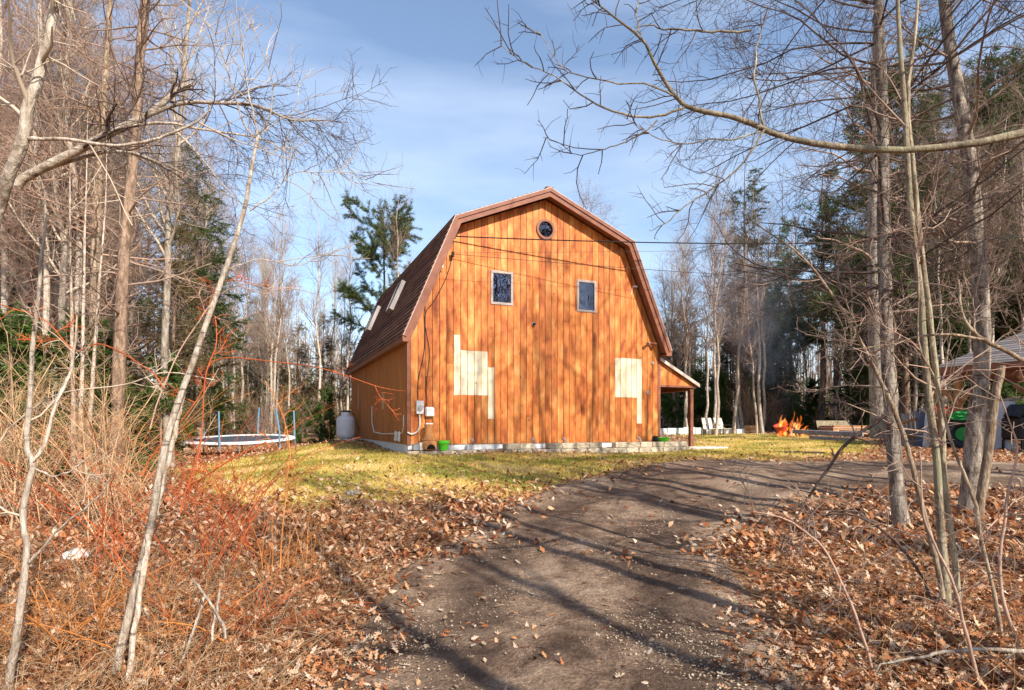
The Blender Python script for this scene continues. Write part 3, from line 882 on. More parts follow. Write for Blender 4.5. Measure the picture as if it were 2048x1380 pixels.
# skylights on the steep left slope
a, b = np.array(OUT[0]), np.array(OUT[1]); L = np.linalg.norm(b - a); t = (b - a) / L; nrm = np.array([-t[1], t[0]])
for d0 in (3.5, 7.6):
    sk = link('skylight', None, barn)
    def rect(u0, u1, h0, h1, y0, y1, g):
        q = [a + t * u + nrm * h for u, h in ((u0, h0), (u1, h0), (u1, h1), (u0, h1))]
        g.prism([(p[0], y0, p[1]) for p in q], (0, y1 - y0, 0))
    g = G(); u0, u1 = 1.42, 2.38
    rect(u0, u1, 0.0, 0.16, d0, d0 + 0.05, g); rect(u0, u1, 0.0, 0.16, d0 + 0.6, d0 + 0.65, g)
    rect(u0, u0 + 0.05, 0.0, 0.158, d0 + 0.05, d0 + 0.6, g); rect(u1 - 0.05, u1, 0.0, 0.158, d0 + 0.05, d0 + 0.6, g)
    g.build('frame', 'grey_wood', sk)
    g = G(); rect(u0 + 0.05, u1 - 0.05, 0.12, 0.128, d0 + 0.05, d0 + 0.6, g); g.build('pane', 'window_glass', sk)
    g = G(); rect(u0 + 0.05, u1 - 0.05, 0.03, 0.04, d0 + 0.05, d0 + 0.6, g); g.build('well', 'room_dark', sk)
# porch lean-to on the right
porch = link('porch', None, barn)
px0, px1 = WID + 0.0, WID + 1.38
zt, ze = E(1.93), E(1.20)
g = G(); g.prism([(px0 + 0.03, 0.02, E(1.14)), (px1 - 0.05, 0.02, E(1.14)), (px0 + 0.03, 0.02, zt - 0.08)], (0, 0.03, 0)); g.build('gable_panel', 'stained_siding', porch)
g = G(); g.prism([(px0, -0.06, zt), (px1, -0.06, ze), (px1, -0.06, ze - 0.07), (px0, -0.06, zt - 0.07)], (0, 6.0, 0)); g.build('porch_roof', 'shingle_brown', porch)
g = G(); g.prism([(px0, -0.09, zt + 0.012), (px1 + 0.02, -0.09, ze + 0.012), (px1 + 0.02, -0.09, ze - 0.085), (px0, -0.09, zt - 0.085)], (0, 0.028, 0)); g.build('porch_rake', 'trim_light', porch)
g = G(); g.box(px0 + 0.03, px1 - 0.02, 0.0, 0.018, E(1.10), E(1.155)); g.build('header', 'trim_brown', porch)
g = G(); g.box(px1 - 0.22, px1 - 0.08, 0.06, 5.9, E(1.02), E(1.135)); g.build('beam', 'soffit_brown', porch)
for d in (0.06, 2.9, 5.7):
    g = G(); g.box(px1 - 0.20, px1 - 0.09, d, d + 0.11, E(-0.70), E(1.02)); g.build('post', 'trim_brown', porch, bevel=0.006)

# fittings on the front wall: things that are mounted on it
def bworld(s, d, z):     # barn local -> world
    return (-2.5 + C_ * s - S_ * d, 14.18 + S_ * s + C_ * d, z + BASE)
BR = math.radians(22.7)
def s_of(px):
    a = (px - 1024) / F
    return (14.18 * a + 2.5) / (C_ - S_ * a)
def z_of(px, py):        # barn local z of a point on the front wall
    s = s_of(px); dep = 14.18 + S_ * s
    return s, E((HOR - py) / F * dep)
def on_wall(name, label, cat, px, py):
    s, z = z_of(px, py)
    return thing(name, label, cat, bworld(s, -0.026, z), BR)
o = on_wall('electric_meter', 'grey electric meter box with round glass dial near the barn corner', 'meter', 838, 815)
G().box(-0.085, 0.085, -0.10, 0, -0.16, 0.16).build('box', 'white_paint', o, bevel=0.008)
g = G(); n = 20; g.prism([(0.062 * math.cos(2 * math.pi * i / n), -0.16, 0.0 + 0.062 * math.sin(2 * math.pi * i / n)) for i in range(n)], (0, 0.06, 0)); g.build('dial', 'grey_metal', o)
g = G(); pts = catmull([(0.0, -0.05, -0.16), (0.0, -0.05, -0.42), (-0.06, -0.05, -0.58), (-0.19, -0.05, -0.64), (-0.30, -0.05, -0.60)], 16); g.tube(pts, 0.018, 8); g.build('conduit', 'pvc_white', o, True)
o = on_wall('utility_box', 'white rounded utility box on the barn wall right of the meter', 'utility box', 858, 824)
g = G(); g.box(-0.11, 0.11, -0.09, 0, -0.12, 0.12); g.build('cover', 'white_paint', o, bevel=0.03)
G().box(-0.095, 0.095, -0.11, -0.089, -0.10, 0.105).build('lid', 'white_paint', o, bevel=0.008)
o = on_wall('junction_box', 'small white junction box above the clay chimenea', 'junction box', 857, 853)
G().box(-0.085, 0.085, -0.07, 0, -0.085, 0.085).build('cover', 'white_paint', o, bevel=0.006)
G().box(0.0, 0.05, -0.06, -0.01, -0.115, -0.0855).build('gland', 'black_metal', o)
o = on_wall('wall_lamp', 'small round lamp fixture in the middle of the barn front', 'lamp', 1066, 649)
g = G(); n = 16; g.prism([(0.055 * math.cos(2 * math.pi * i / n), -0.03, 0.055 * math.sin(2 * math.pi * i / n)) for i in range(n)], (0, 0.03, 0)); g.build('base', 'grey_metal', o)
g = G(); g.lathe([(0.0, -0.045), (0.03, -0.035), (0.042, 0), (0.03, 0.03), (0.0, 0.04)], 12, (0, -0.06, 0)); g.build('bulb', 'black_metal', o, True)
o = on_wall('floodlight', 'twin head security floodlight near the right barn corner', 'floodlight', 1296, 688)
G().box(-0.05, 0.05, -0.05, 0, -0.04, 0.04).build('base', 'grey_metal', o)
for sx in (-1, 1):
    g = G(); g.tube([(0.03 * sx, -0.05, 0), (0.07 * sx, -0.10, 0.0), (0.15 * sx, -0.17, -0.03)], [0.02, 0.03, 0.05], 10); g.build('lamp_head', 'soffit_brown', o, True)
o = on_wall('security_camera', 'small white security camera with cable high under the right rake', 'camera', 1265, 574)
g = G(); g.tube([(0, 0, 0), (0.0, -0.05, 0.0), (0.08, -0.10, -0.01)], 0.022, 8); g.build('body', 'pvc_white', o, True)
g = G(); g.tube(catmull([(0, -0.01, 0), (-0.04, -0.008, -0.08), (-0.05, -0.008, -0.18), (-0.08, -0.008, -0.24)], 8), 0.008, 6); g.build('cable', 'pvc_white', o, True)
o = on_wall('hose_outlet', 'tiny grey outlet plate beside the right white patch', 'outlet', 1294, 785)
G().box(-0.035, 0.035, -0.03, 0, -0.05, 0.05).build('plate', 'grey_metal', o, bevel=0.005)
G().box(-0.012, 0.012, -0.034, -0.0305, -0.03, 0.03).build('socket', 'black_metal', o)
o = on_wall('wall_hook', 'small metal hook high on the barn front by the right corner board', 'hook', 1303, 726)
g = G(); g.tube([(0, 0, 0.02), (0, -0.05, 0.02), (0.01, -0.06, -0.02), (0.01, -0.03, -0.04)], 0.009, 6); g.build('hook', 'grey_metal', o)
G().box(-0.03, 0.03, -0.008, 0, -0.035, 0.045).build('plate', 'grey_metal', o)
INS = []
for nm, lab, px, py in (('cable_insulator', 'dark cable insulator at the upper left gable corner', 905, 476), ('wire_insulator', 'second smaller wire insulator below the gable corner', 903, 511), ('small_knob', 'white porcelain knob on the left gable edge', 881, 534)):
    o = on_wall(nm, lab, 'insulator', px, py)
    g = G(); g.lathe([(0.02, -0.06), (0.045, -0.05), (0.03, -0.02), (0.045, 0.0), (0.03, 0.03), (0.045, 0.05), (0.02, 0.06)], 12, (0, -0.10, 0)); g.build('spool', 'pvc_white' if 'knob' in nm else 'char_wood', o, True)
    G().box(-0.012, 0.012, -0.10, 0, -0.012, 0.012).build('bracket', 'black_metal', o)
    s, z = z_of(px, py); INS.append(bworld(s, -0.14, z))
o = on_wall('service_mast_head', 'drooping black service cable weatherhead below the left roof break', 'cable', 914, 458)
g = G(); g.tube(catmull([(0.01, -0.05, 0.12), (-0.02, -0.09, 0.05), (0.02, -0.08, -0.05), (-0.02, -0.07, -0.14), (-0.10, -0.1, -0.2)], 12), 0.018, 8); g.build('loop', 'wire_black', o, True)
G().box(-0.03, 0.05, -0.08, 0, 0.08, 0.16).build('cap', 'grey_metal', o, bevel=0.008)
def cable(name, label, a, b, sag, r, mat, n=40):
    a = np.array(a); b = np.array(b); u = np.linspace(0, 1, n)[:, None]
    P = a * (1 - u) + b * u; P[:, 2] -= (4 * sag * u * (1 - u))[:, 0]
    g = G(); g.tube(P, r, 5); tag(g.build(name, mat, None, True), label, 'wire')
cable('service_cable', 'thick black service cable running right from the gable corner', INS[0], W(2300, 455, 21), 0.35, 0.016, 'wire_black')
cable('phone_wire', 'thin wire sagging right across the gable below the service cable', INS[1], W(2300, 575, 21), 0.25, 0.007, 'wire_thin')
cable('thin_wire', 'thin straight wire crossing behind the round window level', W(905, 506, 13.9), W(2300, 485, 22), 0.05, 0.0045, 'wire_thin')
# cables that climb the wall to the meter
for nm, lab, pts, r in (('meter_cable', 'dark cable dropping down the left boards to the meter', [(905, 512), (890, 560), (866, 605), (850, 630), (848, 700), (836, 760), (835, 798)], 0.010),
                        ('utility_cable', 'loose dark cable hanging to the white utility box', [(850, 610), (848, 640), (858, 700), (856, 735), (852, 770), (853, 812)], 0.008)):
    P = []
    for px, py in pts:
        s, z = z_of(px, py); P.append(bworld(s, -0.036, z))
    g = G(); g.tube(catmull(P, 30), r, 6); tag(g.build(nm, 'wire_black', None, True), lab, 'cable')
# side wall fittings
def sworld(d, z): return bworld(-0.03, d, z)
g = G(); g.tube([sworld(d, z) for d, z in ((0.35, E(0.25)), (0.35, E(-0.05)), (0.5, E(-0.20)), (0.9, E(-0.22)), (3.2, E(-0.26)), (4.6, E(-0.22)), (5.0, E(0.1)), (5.0, E(0.6)))], 0.015, 6)
tag(g.build('side_conduit', 'pvc_white', None, True), 'pale conduit running low along the shaded left barn wall', 'conduit')
for d, lab in ((0.75, 'small pale vent nearest the barn corner on the shaded wall'), (1.15, 'small pale vent second from the barn corner on the shaded wall')):
    o = thing('wall_vent', lab, 'vent', sworld(d, E(-0.42)), BR + math.radians(90), 'vents low on the shaded barn wall')
    G().box(-0.09, 0.09, 0.0, 0.05, -0.0, 0.26).build('hood', 'pvc_white', o, bevel=0.02)
    G().box(-0.07, 0.07, 0.051, 0.06, 0.03, 0.08).build('louvre', 'white_paint', o)

# retaining wall of blocks in front of the barn
bl = thing('block_retaining_wall', 'low retaining wall of tan split concrete blocks along the barn front', 'retaining wall', bworld(-0.05, -0.42, E(-0.765)), BR)
blk = []
for k in range(5):
    g = G(); L = 0.40
    g.box(0, L - 0.008, 0, 0.24, 0, 0.145)
    me = g.mesh('block', 'concrete_block', False, 0.014)
    bm = bmesh.new(); bm.from_mesh(me)
    bmesh.ops.subdivide_edges(bm, edges=[e for e in bm.edges if e.calc_length() > 0.1], cuts=3, use_grid_fill=True)
    for v in bm.verts:
        v.co += Vector((rnd.uniform(-1, 1) * 0.004, (rnd.uniform(-1, 1) * 0.012 if v.co.y < 0.05 else 0), rnd.uniform(-1, 1) * 0.004))
    bm.to_mesh(me); bm.free(); blk.append(me)
for row, (x0, x1, z) in enumerate(((-0.05, 8.05, 0.0), (0.62, 7.9, 0.149))):
    x = x0 + (0.2 if row else 0)
    i = 0
    while x < x1:
        if not (row == 1 and (0.0 < x < 2.35 and i < 4)) and not (row == 1 and 5.0 < x < 5.5) and not (row == 1 and 3.2 < x < 3.5):
            o = link('block', blk[rnd.randrange(5)], bl, (x, 0.035 * row + rnd.uniform(-0.012, 0.012), z + 0.0)); o.rotation_euler = (0, 0, rnd.uniform(-0.02, 0.02))
        x += 0.402; i += 1
for j, (d, z) in enumerate(((0.26, 0.0), (0.40, 0.0))):
    pass
g = G(); g.box(0.02, 7.9, 0.20, 0.40, -0.02, 0.147); g.build('bed_fill', 'ground_soil', bl)
# lamps on the wall bed
for lab, px in (('small spotlight on the block bed left of centre', 938), ('small spotlight on the block bed at the middle boards', 1058), ('small spotlight on the block bed right of centre', 1119), ('small spotlight on the block bed near the right patch', 1268)):
    s, z = z_of(px, 886)
    o = thing('garden_spotlight', lab, 'spotlight', bworld(s, -0.27, E(-0.47)), BR, 'spotlights on the block wall')
    g = G(); g.tube([(0, 0, -0.02), (0, 0, 0.06)], 0.01, 6); g.build('stake', 'black_metal', o)
    g = G(); g.tube([(0.0, -0.05, 0.05), (0.0, 0.0, 0.08), (0.0, 0.05, 0.11)], [0.035, 0.04, 0.045], 10); g.build('lamp_head', 'grey_metal', o, True)
# chimenea and pots
s, z = z_of(853, 890)
o = thing('chimenea', 'terracotta clay chimenea with black mouth by the left barn corner', 'chimenea', bworld(s, -0.24, E(-0.61)), BR)
g = G(); g.lathe([(0.10, 0.0), (0.15, 0.02), (0.19, 0.10), (0.185, 0.19), (0.15, 0.245), (0.17, 0.25), (0.17, 0.275), (0.12, 0.30), (0.115, 0.36), (0.10, 0.40), (0.095, 0.56), (0.11, 0.60), (0.105, 0.63), (0.08, 0.63), (0.07, 0.45)], 24); g.build('clay_body', 'terracotta', o, True)
g = G(); n = 14
for i in range(n):
    a0, a1 = math.pi * i / n, math.pi * (i + 1) / n
    for_r = lambda r, a: (r * math.cos(a), 0.04 + r * 1.1 * math.sin(a))
    pts = [for_r(0.105, a0), for_r(0.135, a0), for_r(0.135, a1), for_r(0.105, a1)]
    g.prism([(x, -0.20, zz) for x, zz in pts], (0, 0.07, 0))
g.build('mouth_rim', 'terracotta', o)
g = G(); g.prism([(0.105 * math.cos(math.pi * i / n), -0.192, 0.04 + 0.115 * math.sin(math.pi * i / n)) for i in range(n + 1)], (0, 0.04, 0)); g.build('mouth', 'mouth_black', o)  # flat near-black plate closes the mouth arch
s, z = z_of(881, 890)
o = thing('green_pot', 'bright green plastic flower pot beside the chimenea', 'pot', bworld(s, -0.26, E(-0.61)), BR)
g = G(); g.lathe([(0.10, 0), (0.135, 0.20), (0.14, 0.205), (0.125, 0.205), (0.115, 0.17)], 24); g.build('pot_body', 'green_plastic', o, True)
g = G(); g.lathe([(0.136, 0.165), (0.148, 0.17), (0.152, 0.235), (0.14, 0.235)], 24); g.build('rim', 'green_plastic', o, True)
s, z = z_of(831, 890)
o = thing('stone_planter', 'small grey and white stone planter at the barn corner', 'planter', bworld(s, -0.24, E(-0.61)), BR)
g = G(); g.box(-0.13, 0.02, -0.06, 0.08, 0, 0.16); g.build('tub', 'grey_metal', o, bevel=0.02)
g = G(); g.box(0.03, 0.12, -0.05, 0.06, 0, 0.19); g.build('marker', 'white_paint', o, bevel=0.02)
s, z = z_of(1308, 882)
o = thing('green_dish_planter', 'low green dish planter with bare stems at the right barn corner', 'planter', bworld(s + 0.1, -0.28, E(-0.465)), BR)
g = G(); g.lathe([(0.12, 0), (0.21, 0.10), (0.22, 0.11), (0.20, 0.11), (0.19, 0.08)], 24); g.build('dish', 'green_plastic', o, True)
g = G()
for i in range(9):
    a = rnd.uniform(0, 6.28); q = rnd.uniform(0.1, 0.35)
    g.tube([(0.05 * math.cos(a), 0.05 * math.sin(a), 0.06), (0.1 * math.cos(a), 0.1 * math.sin(a), 0.06 + q * 0.6), (q * 0.5 * math.cos(a), q * 0.5 * math.sin(a), 0.1 + q)], 0.005, 4)
g.build('stems', 'twig_red', o)
o = thing('black_pot', 'small black round pot left of the green dish planter', 'pot', bworld(s - 0.16, -0.28, E(-0.465)), BR)
g = G(); g.lathe([(0.04, 0), (0.085, 0.04), (0.09, 0.10), (0.06, 0.14), (0.05, 0.14)], 18); g.build('pot_body', 'rubber', o, True)
g = G(); g.lathe([(0.055, 0.135), (0.07, 0.14), (0.07, 0.155), (0.055, 0.155)], 18); g.build('rim', 'rubber', o, True)
# doorstep slab at the porch
s0 = 7.9
o = thing('porch_step', 'long pale concrete step below the porch post', 'step', bworld(8.9, -0.25, E(-0.88)), BR + math.radians(-6))
G().box(-0.75, 0.45, -0.3, 0.3, 0.15, 0.24).build('tread', 'rock_pale', o, bevel=0.02)
G().box(-0.35, 0.40, -0.26, 0.26, -0.1, 0.149).build('support', 'concrete_block', o, bevel=0.02)

# propane tank
o = thing('propane_tank', 'upright grey propane tank standing at the back left barn corner', 'propane tank', seat(692, 21.3), 0)
o.location.z = EYE - 33 / F * 21.3
g = G(); g.lathe([(0.08, 0.07), (0.22, 0.09), (0.31, 0.17), (0.335, 0.28), (0.335, 0.74), (0.31, 0.85), (0.22, 0.92), (0.16, 0.94)], 32); g.build('vessel', 'tank_grey', o, True)
g = G(); g.lathe([(0.235, 0.0), (0.25, 0.0), (0.25, 0.10), (0.235, 0.10)], 32); g.build('foot_ring', 'tank_grey', o, True)
g = G(); g.lathe([(0.15, 0.93), (0.165, 0.93), (0.165, 1.07), (0.15, 1.07)], 24); g.build('collar', 'tank_grey', o, True)
g = G(); g.lathe([(0.17, 1.06), (0.19, 1.07), (0.18, 1.11), (0.05, 1.13)], 24); g.build('dome_lid', 'black_metal', o, True)
g = G(); g.tube(catmull([(0.1, 0, 1.0), (0.3, 0.0, 0.98), (0.38, 0.05, 0.6), (0.5, 0.1, 0.3)], 12), 0.012, 6); g.build('gas_line', 'black_metal', o)
o = thing('wood_scrap', 'mossy wooden board scrap beside the tank at the wall foot', 'board', bworld(-0.45, 6.2, E(-0.60)), BR + 1.2)
G().box(-0.45, 0.45, -0.1, 0.1, 0.02, 0.07).build('plank', 'bark_mossy', o, bevel=0.01)
G().box(-0.3, -0.2, -0.16, 0.14, 0.071, 0.12).build('cross_piece', 'grey_wood', o, bevel=0.01)

# ------------------------------------------------------------------ trampoline
tx, ty = (482 - 1024) / F * 21.0, 21.0
tg = h1(tx, ty)
bedz = EYE - 28 / F * 21.0 - tg
tr = thing('trampoline', 'round trampoline with white pad and blue enclosure poles at the wood edge', 'trampoline', (tx, ty, tg), 0.25)
tr.rotation_euler = (math.radians(3.5), math.radians(-1.0), 0.25)
g = G(); n = 48; g.prism([(1.5 * math.cos(2 * math.pi * i / n), 1.5 * math.sin(2 * math.pi * i / n), bedz) for i in range(n)], (0, 0, 0.012)); g.build('jumping_mat', 'mat_dark', tr)
g = G(); g.lathe([(1.50, bedz + 0.0), (1.51, bedz + 0.03), (1.80, bedz + 0.035), (1.84, bedz - 0.02), (1.80, bedz - 0.05)], 48)
g.f = g.f[:-2]; g.build('safety_pad', 'pad_white', tr, True)
g = G(); pts = [(1.82 * math.cos(2 * math.pi * i / 48), 1.82 * math.sin(2 * math.pi * i / 48), bedz - 0.03) for i in range(49)]; g.tube(pts, 0.025, 6); g.build('ring_frame', 'grey_metal', tr, True)
for k in range(8):
    a = 2 * math.pi * (k + 0.2) / 8
    x, y = 1.8 * math.cos(a), 1.8 * math.sin(a)
    g = G(); g.tube([(x, y, bedz - 0.04), (x * 1.01, y * 1.01, -0.15)], 0.022, 6); g.build('leg', 'grey_metal', tr, True)
for k in range(6):
    a = 2 * math.pi * (k + 0.35) / 6
    x, y = 1.87 * math.cos(a), 1.87 * math.sin(a); l1, l2 = rnd.uniform(-0.1, 0.1), rnd.uniform(-0.1, 0.1)
    p = [(x, y, bedz - 0.25), (x, y, bedz + 0.3), (x + l1, y + l2, bedz + rnd.uniform(0.95, 1.12))]
    g = G(); g.tube(p, 0.03, 8); g.build('enclosure_pole', 'blue_foam', tr, True)

# ------------------------------------------------------------------ back yard right of the barn
def sling_chair(name, label, px, depth, rot):
    o = thing(name, label, 'chair', seat(px, depth), rot, 'patio chairs at the lawn edge')
    g = G(); n = 8; V = []
    prof = catmull([(0, -0.30, 0.30), (0, -0.05, 0.27), (0, 0.16, 0.30), (0, 0.26, 0.55), (0, 0.36, 0.80)], 14)
    for i in range(13):
        for yo in (0,):
            a, b = prof[i], prof[i + 1]
            g.prism([(-0.25, a[1], a[2]), (0.25, a[1], a[2]), (0.25, b[1], b[2]), (-0.25, b[1], b[2])], (0, 0.012, 0.012))
    g.build('sling', 'sling_beige', o)
    for sx in (-1, 1):
        x = 0.275 * sx
        g = G(); g.tube(catmull([(x, -0.30, 0.30), (x, -0.05, 0.27), (x, 0.16, 0.30), (x, 0.26, 0.55), (x, 0.36, 0.80)], 12), 0.014, 6); g.build('side_rail', 'black_metal', o, True)
        g = G(); g.tube(catmull([(x * 1.1, -0.34, -0.02), (x * 1.1, -0.32, 0.35), (x * 1.1, -0.25, 0.47), (x * 1.1, 0.0, 0.48), (x * 1.1, 0.22, 0.45), (x * 1.1, 0.28, 0.3), (x * 1.1, 0.34, -0.02)], 20), 0.015, 6); g.build('arm_leg', 'black_metal', o, True)
    return o
sling_chair('patio_chair', 'beige sling patio chair on the left of the pair', 1421, 27.5, 0.25)
sling_chair('patio_chair', 'beige sling patio chair on the right of the pair', 1446, 27.8, 0.45)
lw = thing('low_stone_wall', 'low pale wall of long white blocks at the lawn edge behind the porch', 'wall', seat(1395, 30), 0.02)
x = -2.2
while x < 2.6:
    L = rnd.uniform(0.5, 0.9)
    G().box(x, x + L - 0.02, -0.12, 0.12, -0.1, rnd.uniform(0.28, 0.40)).build('block', 'pad_white' if rnd.random() < 0.7 else 'rock_pale', lw, bevel=0.02); x += L
hb = thing('half_barrel', 'wooden half barrel planter right of the patio chairs', 'barrel', seat(1504, 30))
for i in range(14):
    a0, a1 = 2 * math.pi * i / 14, 2 * math.pi * (i + 0.94) / 14
    g = G()
    b0 = [(0.36 * math.cos(a0), 0.36 * math.sin(a0), 0), (0.36 * math.cos(a1), 0.36 * math.sin(a1), 0)]
    t0 = [(0.43 * math.cos(a0), 0.43 * math.sin(a0), 0.42), (0.43 * math.cos(a1), 0.43 * math.sin(a1), 0.42)]
    g.prism([b0[0], b0[1], t0[1], t0[0]], (-0.03 * math.cos(a0), -0.03 * math.sin(a0), 0)); g.build('stave', 'timber', hb)
for z, r in ((0.08, 0.385), (0.32, 0.425)):
    g = G(); g.lathe([(r, z), (r + 0.012, z), (r + 0.016, z + 0.04), (r, z + 0.04)], 24); g.f = g.f[:-2]; g.build('hoop', 'grey_metal', hb, True)

# bonfire
fx = seat(1588, 25.0)
fire = thing('bonfire', 'burning bonfire with tall orange flames at the lawn edge', 'bonfire', fx)
for k in range(9):
    a = rnd.uniform(0, 6.28); L = rnd.uniform(0.5, 0.9); el = rnd.uniform(0.3, 0.9)
    p0 = (0.4 * math.cos(a), 0.25 * math.sin(a), 0.0); p1 = (-0.15 * math.cos(a) + rnd.uniform(-.1, .1), -0.1 * math.sin(a), 0.25 + el * 0.45)
    g = G(); g.tube([p0, p1], [rnd.uniform(0.035, 0.06), 0.03], 7); g.build('log', 'char_wood' if k % 3 else 'pinkish_board', fire)
for k in range(17):
    x = rnd.uniform(-0.62, 0.62); y = rnd.uniform(-0.2, 0.2); hh = rnd.uniform(0.5, 1.3) * (1 - 0.35 * abs(x)); r = rnd.uniform(0.05, 0.13); ph = rnd.uniform(0, 6)
    P, Q = [], []
    for i in range(14):
        u = i / 13
        P.append((x + 0.10 * math.sin(u * 6 + ph) * u + 0.16 * u * u, y + 0.07 * math.cos(u * 5 + ph), u * hh))
        Q.append(max(0.004, r * (0.5 + 1.1 * u) * (1 - u) ** 0.8 * (1 + 0.35 * math.sin(u * 13 + ph * 2))))
    g = G(); g.tube(P, Q, 9); g.build('flame', 'flame', fire, True)
o = thing('red_bucket', 'tilted rusty red metal bucket left of the fire', 'bucket', seat(1566, 25.2))
o.location.z += 0.05; o.rotation_euler = (0.15, -0.35, 0.2)
g = G(); g.lathe([(0.13, 0), (0.27, 0.45), (0.29, 0.46), (0.26, 0.45), (0.12, 0.03)], 20); g.build('pail', 'red_plastic', o, True)
g = G(); g.lathe([(0.275, 0.44), (0.30, 0.45), (0.30, 0.48), (0.275, 0.48)], 20); g.f = g.f[:-2]; g.build('rim', 'red_plastic', o, True)
# timbers beside the fire
def beam(label, p0, p1, w, h, mat, zoff):
    a = Vector(seat(*p0)); b = Vector(seat(*p1)); a.z += zoff; b.z += zoff
    c = (a + b) / 2
    g = G(); g.bar(a - c, b - c, w, h)
    o = g.build('timber_beam', mat, None, bevel=0.008, loc=c)
    tag(o, label, 'timber', 'timbers piled by the bonfire')
beam('long grey weathered beam lying nearest the lawn by the fire', (1590, 23.6), (1722, 21.2), 0.34, 0.16, 'grey_wood', 0.26)
beam('lower grey weathered beam under the long one by the fire', (1622, 22.9), (1706, 21.1), 0.22, 0.14, 'grey_wood', 0.06)
beam('pale sawn timber lying right of the plywood stack', (1680, 24.0), (1786, 22.4), 0.18, 0.10, 'raw_pine', 0.24)
beam('brown timber beneath the pale sawn timber', (1672, 24.3), (1770, 22.8), 0.2, 0.12, 'timber', 0.08)
st = thing('plywood_stack', 'stack of brown plywood sheets behind the grey beams', 'stack', seat(1688, 26), 0.12)
for k in range(6):
    g = G(); g.box(-0.85 + rnd.uniform(-.05, .05), 0.75 + rnd.uniform(-.08, .08), -0.5, 0.5, 0.06 + k * 0.065, 0.06 + k * 0.065 + 0.05); g.build('sheet', 'timber' if k % 2 else 'pinkish_board', st)
for x in (-0.5, 0.4): G().box(x, x + 0.1, -0.5, 0.5, -0.1, 0.058).build('bearer', 'grey_wood', st)
G().prism([(-0.9, 0.45, 0.1), (0.7, 0.45, 0.1), (0.7, 0.62, 0.66), (-0.9, 0.62, 0.66)], (0, 0.03, 0)).build('leaning_sheet', 'bark_mossy', st)
sw = thing('swing_frame', 'black metal swing frame standing behind the timbers', 'swing', seat(1690, 29), 0.1)
for x in (-1.2, 1.2):
    for y in (-0.55, 0.55):
        g = G(); g.tube([(x * 1.12, y, -0.05), (x, 0, 1.45)], 0.03, 8); g.build('leg', 'black_metal', sw, True)
g = G(); g.tube([(-1.25, 0, 1.45), (1.25, 0, 1.45)], 0.035, 8); g.build('top_bar', 'black_metal', sw, True)
for x in (-0.6, 0.6):
    g = G(); g.tube([(x, 0, 1.43), (x, 0.02, 0.45)], 0.012, 6); g.build('hanger', 'black_metal', sw)
G().box(-0.7, 0.7, -0.2, 0.25, 0.40, 0.45).build('seat', 'black_metal', sw)
# thin dark oval plate on the lawn, stands for an unidentified dark oval
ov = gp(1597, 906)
o = thing('dark_oval_plate', 'dark flat oval plate lying on the dry lawn by the driveway', 'lid', (ov[0], ov[1], h1(*ov) + 0.005), -0.45)
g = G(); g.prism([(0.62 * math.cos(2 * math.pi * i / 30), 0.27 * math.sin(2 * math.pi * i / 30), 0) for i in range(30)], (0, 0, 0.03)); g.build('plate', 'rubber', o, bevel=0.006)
G().box(-0.08, 0.08, -0.015, 0.015, 0.0305, 0.05).build('short_bar', 'black_metal', o)

# ------------------------------------------------------------------ pavilion on the right and the clutter by it
PA = Vector((12.86, 18.1, 0)); PBv = Vector((15.7, 11.6, 0))
pdir = (PBv - PA).normalized(); pin = Vector((-pdir.y, pdir.x, 0))       # inwards to the right
if pin.x < 0: pin = -pin
pav = thing('timber_pavilion', 'open timber frame pavilion with grey shingled hip roof at the right edge', 'pavilion', (PA.x, PA.y, h1(PA.x, PA.y)), math.atan2(pdir.y, pdir.x))
# local frame: x along the eave towards the camera, y to the inside (to the right of the picture)
LX = (PBv - PA).length; sgn = 1.0
pz = pav.location.z
ez = EYE + 1.72 - pz
loc_y = Vector((-math.sin(pav.rotation_euler.z), math.cos(pav.rotation_euler.z), 0))
sgn = 1.0 if loc_y.dot(pin) > 0 else -1.0
DY = 5.2
def py_(v): return sgn * v
hip = [(0, 0, ez), (LX, 0, ez), (LX - 2.4, py_(2.6), ez + 1.55), (2.4, py_(2.6), ez + 1.55)]
proof = link('roof', None, pav)
nc = 20
for k in range(nc):
    u0, u1 = k / nc, (k + 1.15) / nc
    def lerp(u, l): return [(hip[a][i] * (1 - u) + hip[b][i] * u) for a, b in l for i in range(3)]
    for face, (A, B, C, D) in enumerate((((0, 0, ez), (LX, 0, ez), hip[2], hip[3]), ((0, py_(DY), ez), (0, 0, ez), hip[3], hip[3]), ((LX, py_(DY), ez), (0, py_(DY), ez), hip[3], hip[2]))):
        A, B, C, D = [np.array(q, float) for q in (A, B, C, D)]
        p = [A * (1 - u0) + D * u0, B * (1 - u0) + C * u0, B * (1 - min(u1, 1)) + C * min(u1, 1), A * (1 - min(u1, 1)) + D * min(u1, 1)]
        p[0] = p[0] + (0, 0, 0.014); p[1] = p[1] + (0, 0, 0.014)
        if np.linalg.norm(p[2] - p[3]) < 1e-4: p[3] = p[2] + (1e-3, 0, 0)
        g = G(); g.prism(p, (0, 0, 0.014)); g.build('shingle_course', 'shingle_grey', proof)
g = G()
for A, B, C, D in (((0.05, py_(.05), ez - .06), (LX, py_(.05), ez - .06), hip[2], hip[3]), ((0.05, py_(DY), ez - .06), (0.05, py_(.05), ez - .06), hip[3], hip[3])):
    g.poly([(p[0], p[1], p[2] - 0.05) for p in ((A, B, C, D) if C != D else (A, B, C))])
g.build('underside', 'timber', proof)
G().box(0, LX, min(0, py_(.04)), max(0, py_(.04)), ez - 0.17, ez + 0.005).build('fascia', 'trim_brown', proof)
G().box(-0.0, 0.04, min(py_(0.041), py_(DY)), max(py_(0.041), py_(DY)), ez - 0.17, ez + 0.005).build('fascia', 'trim_brown', proof)
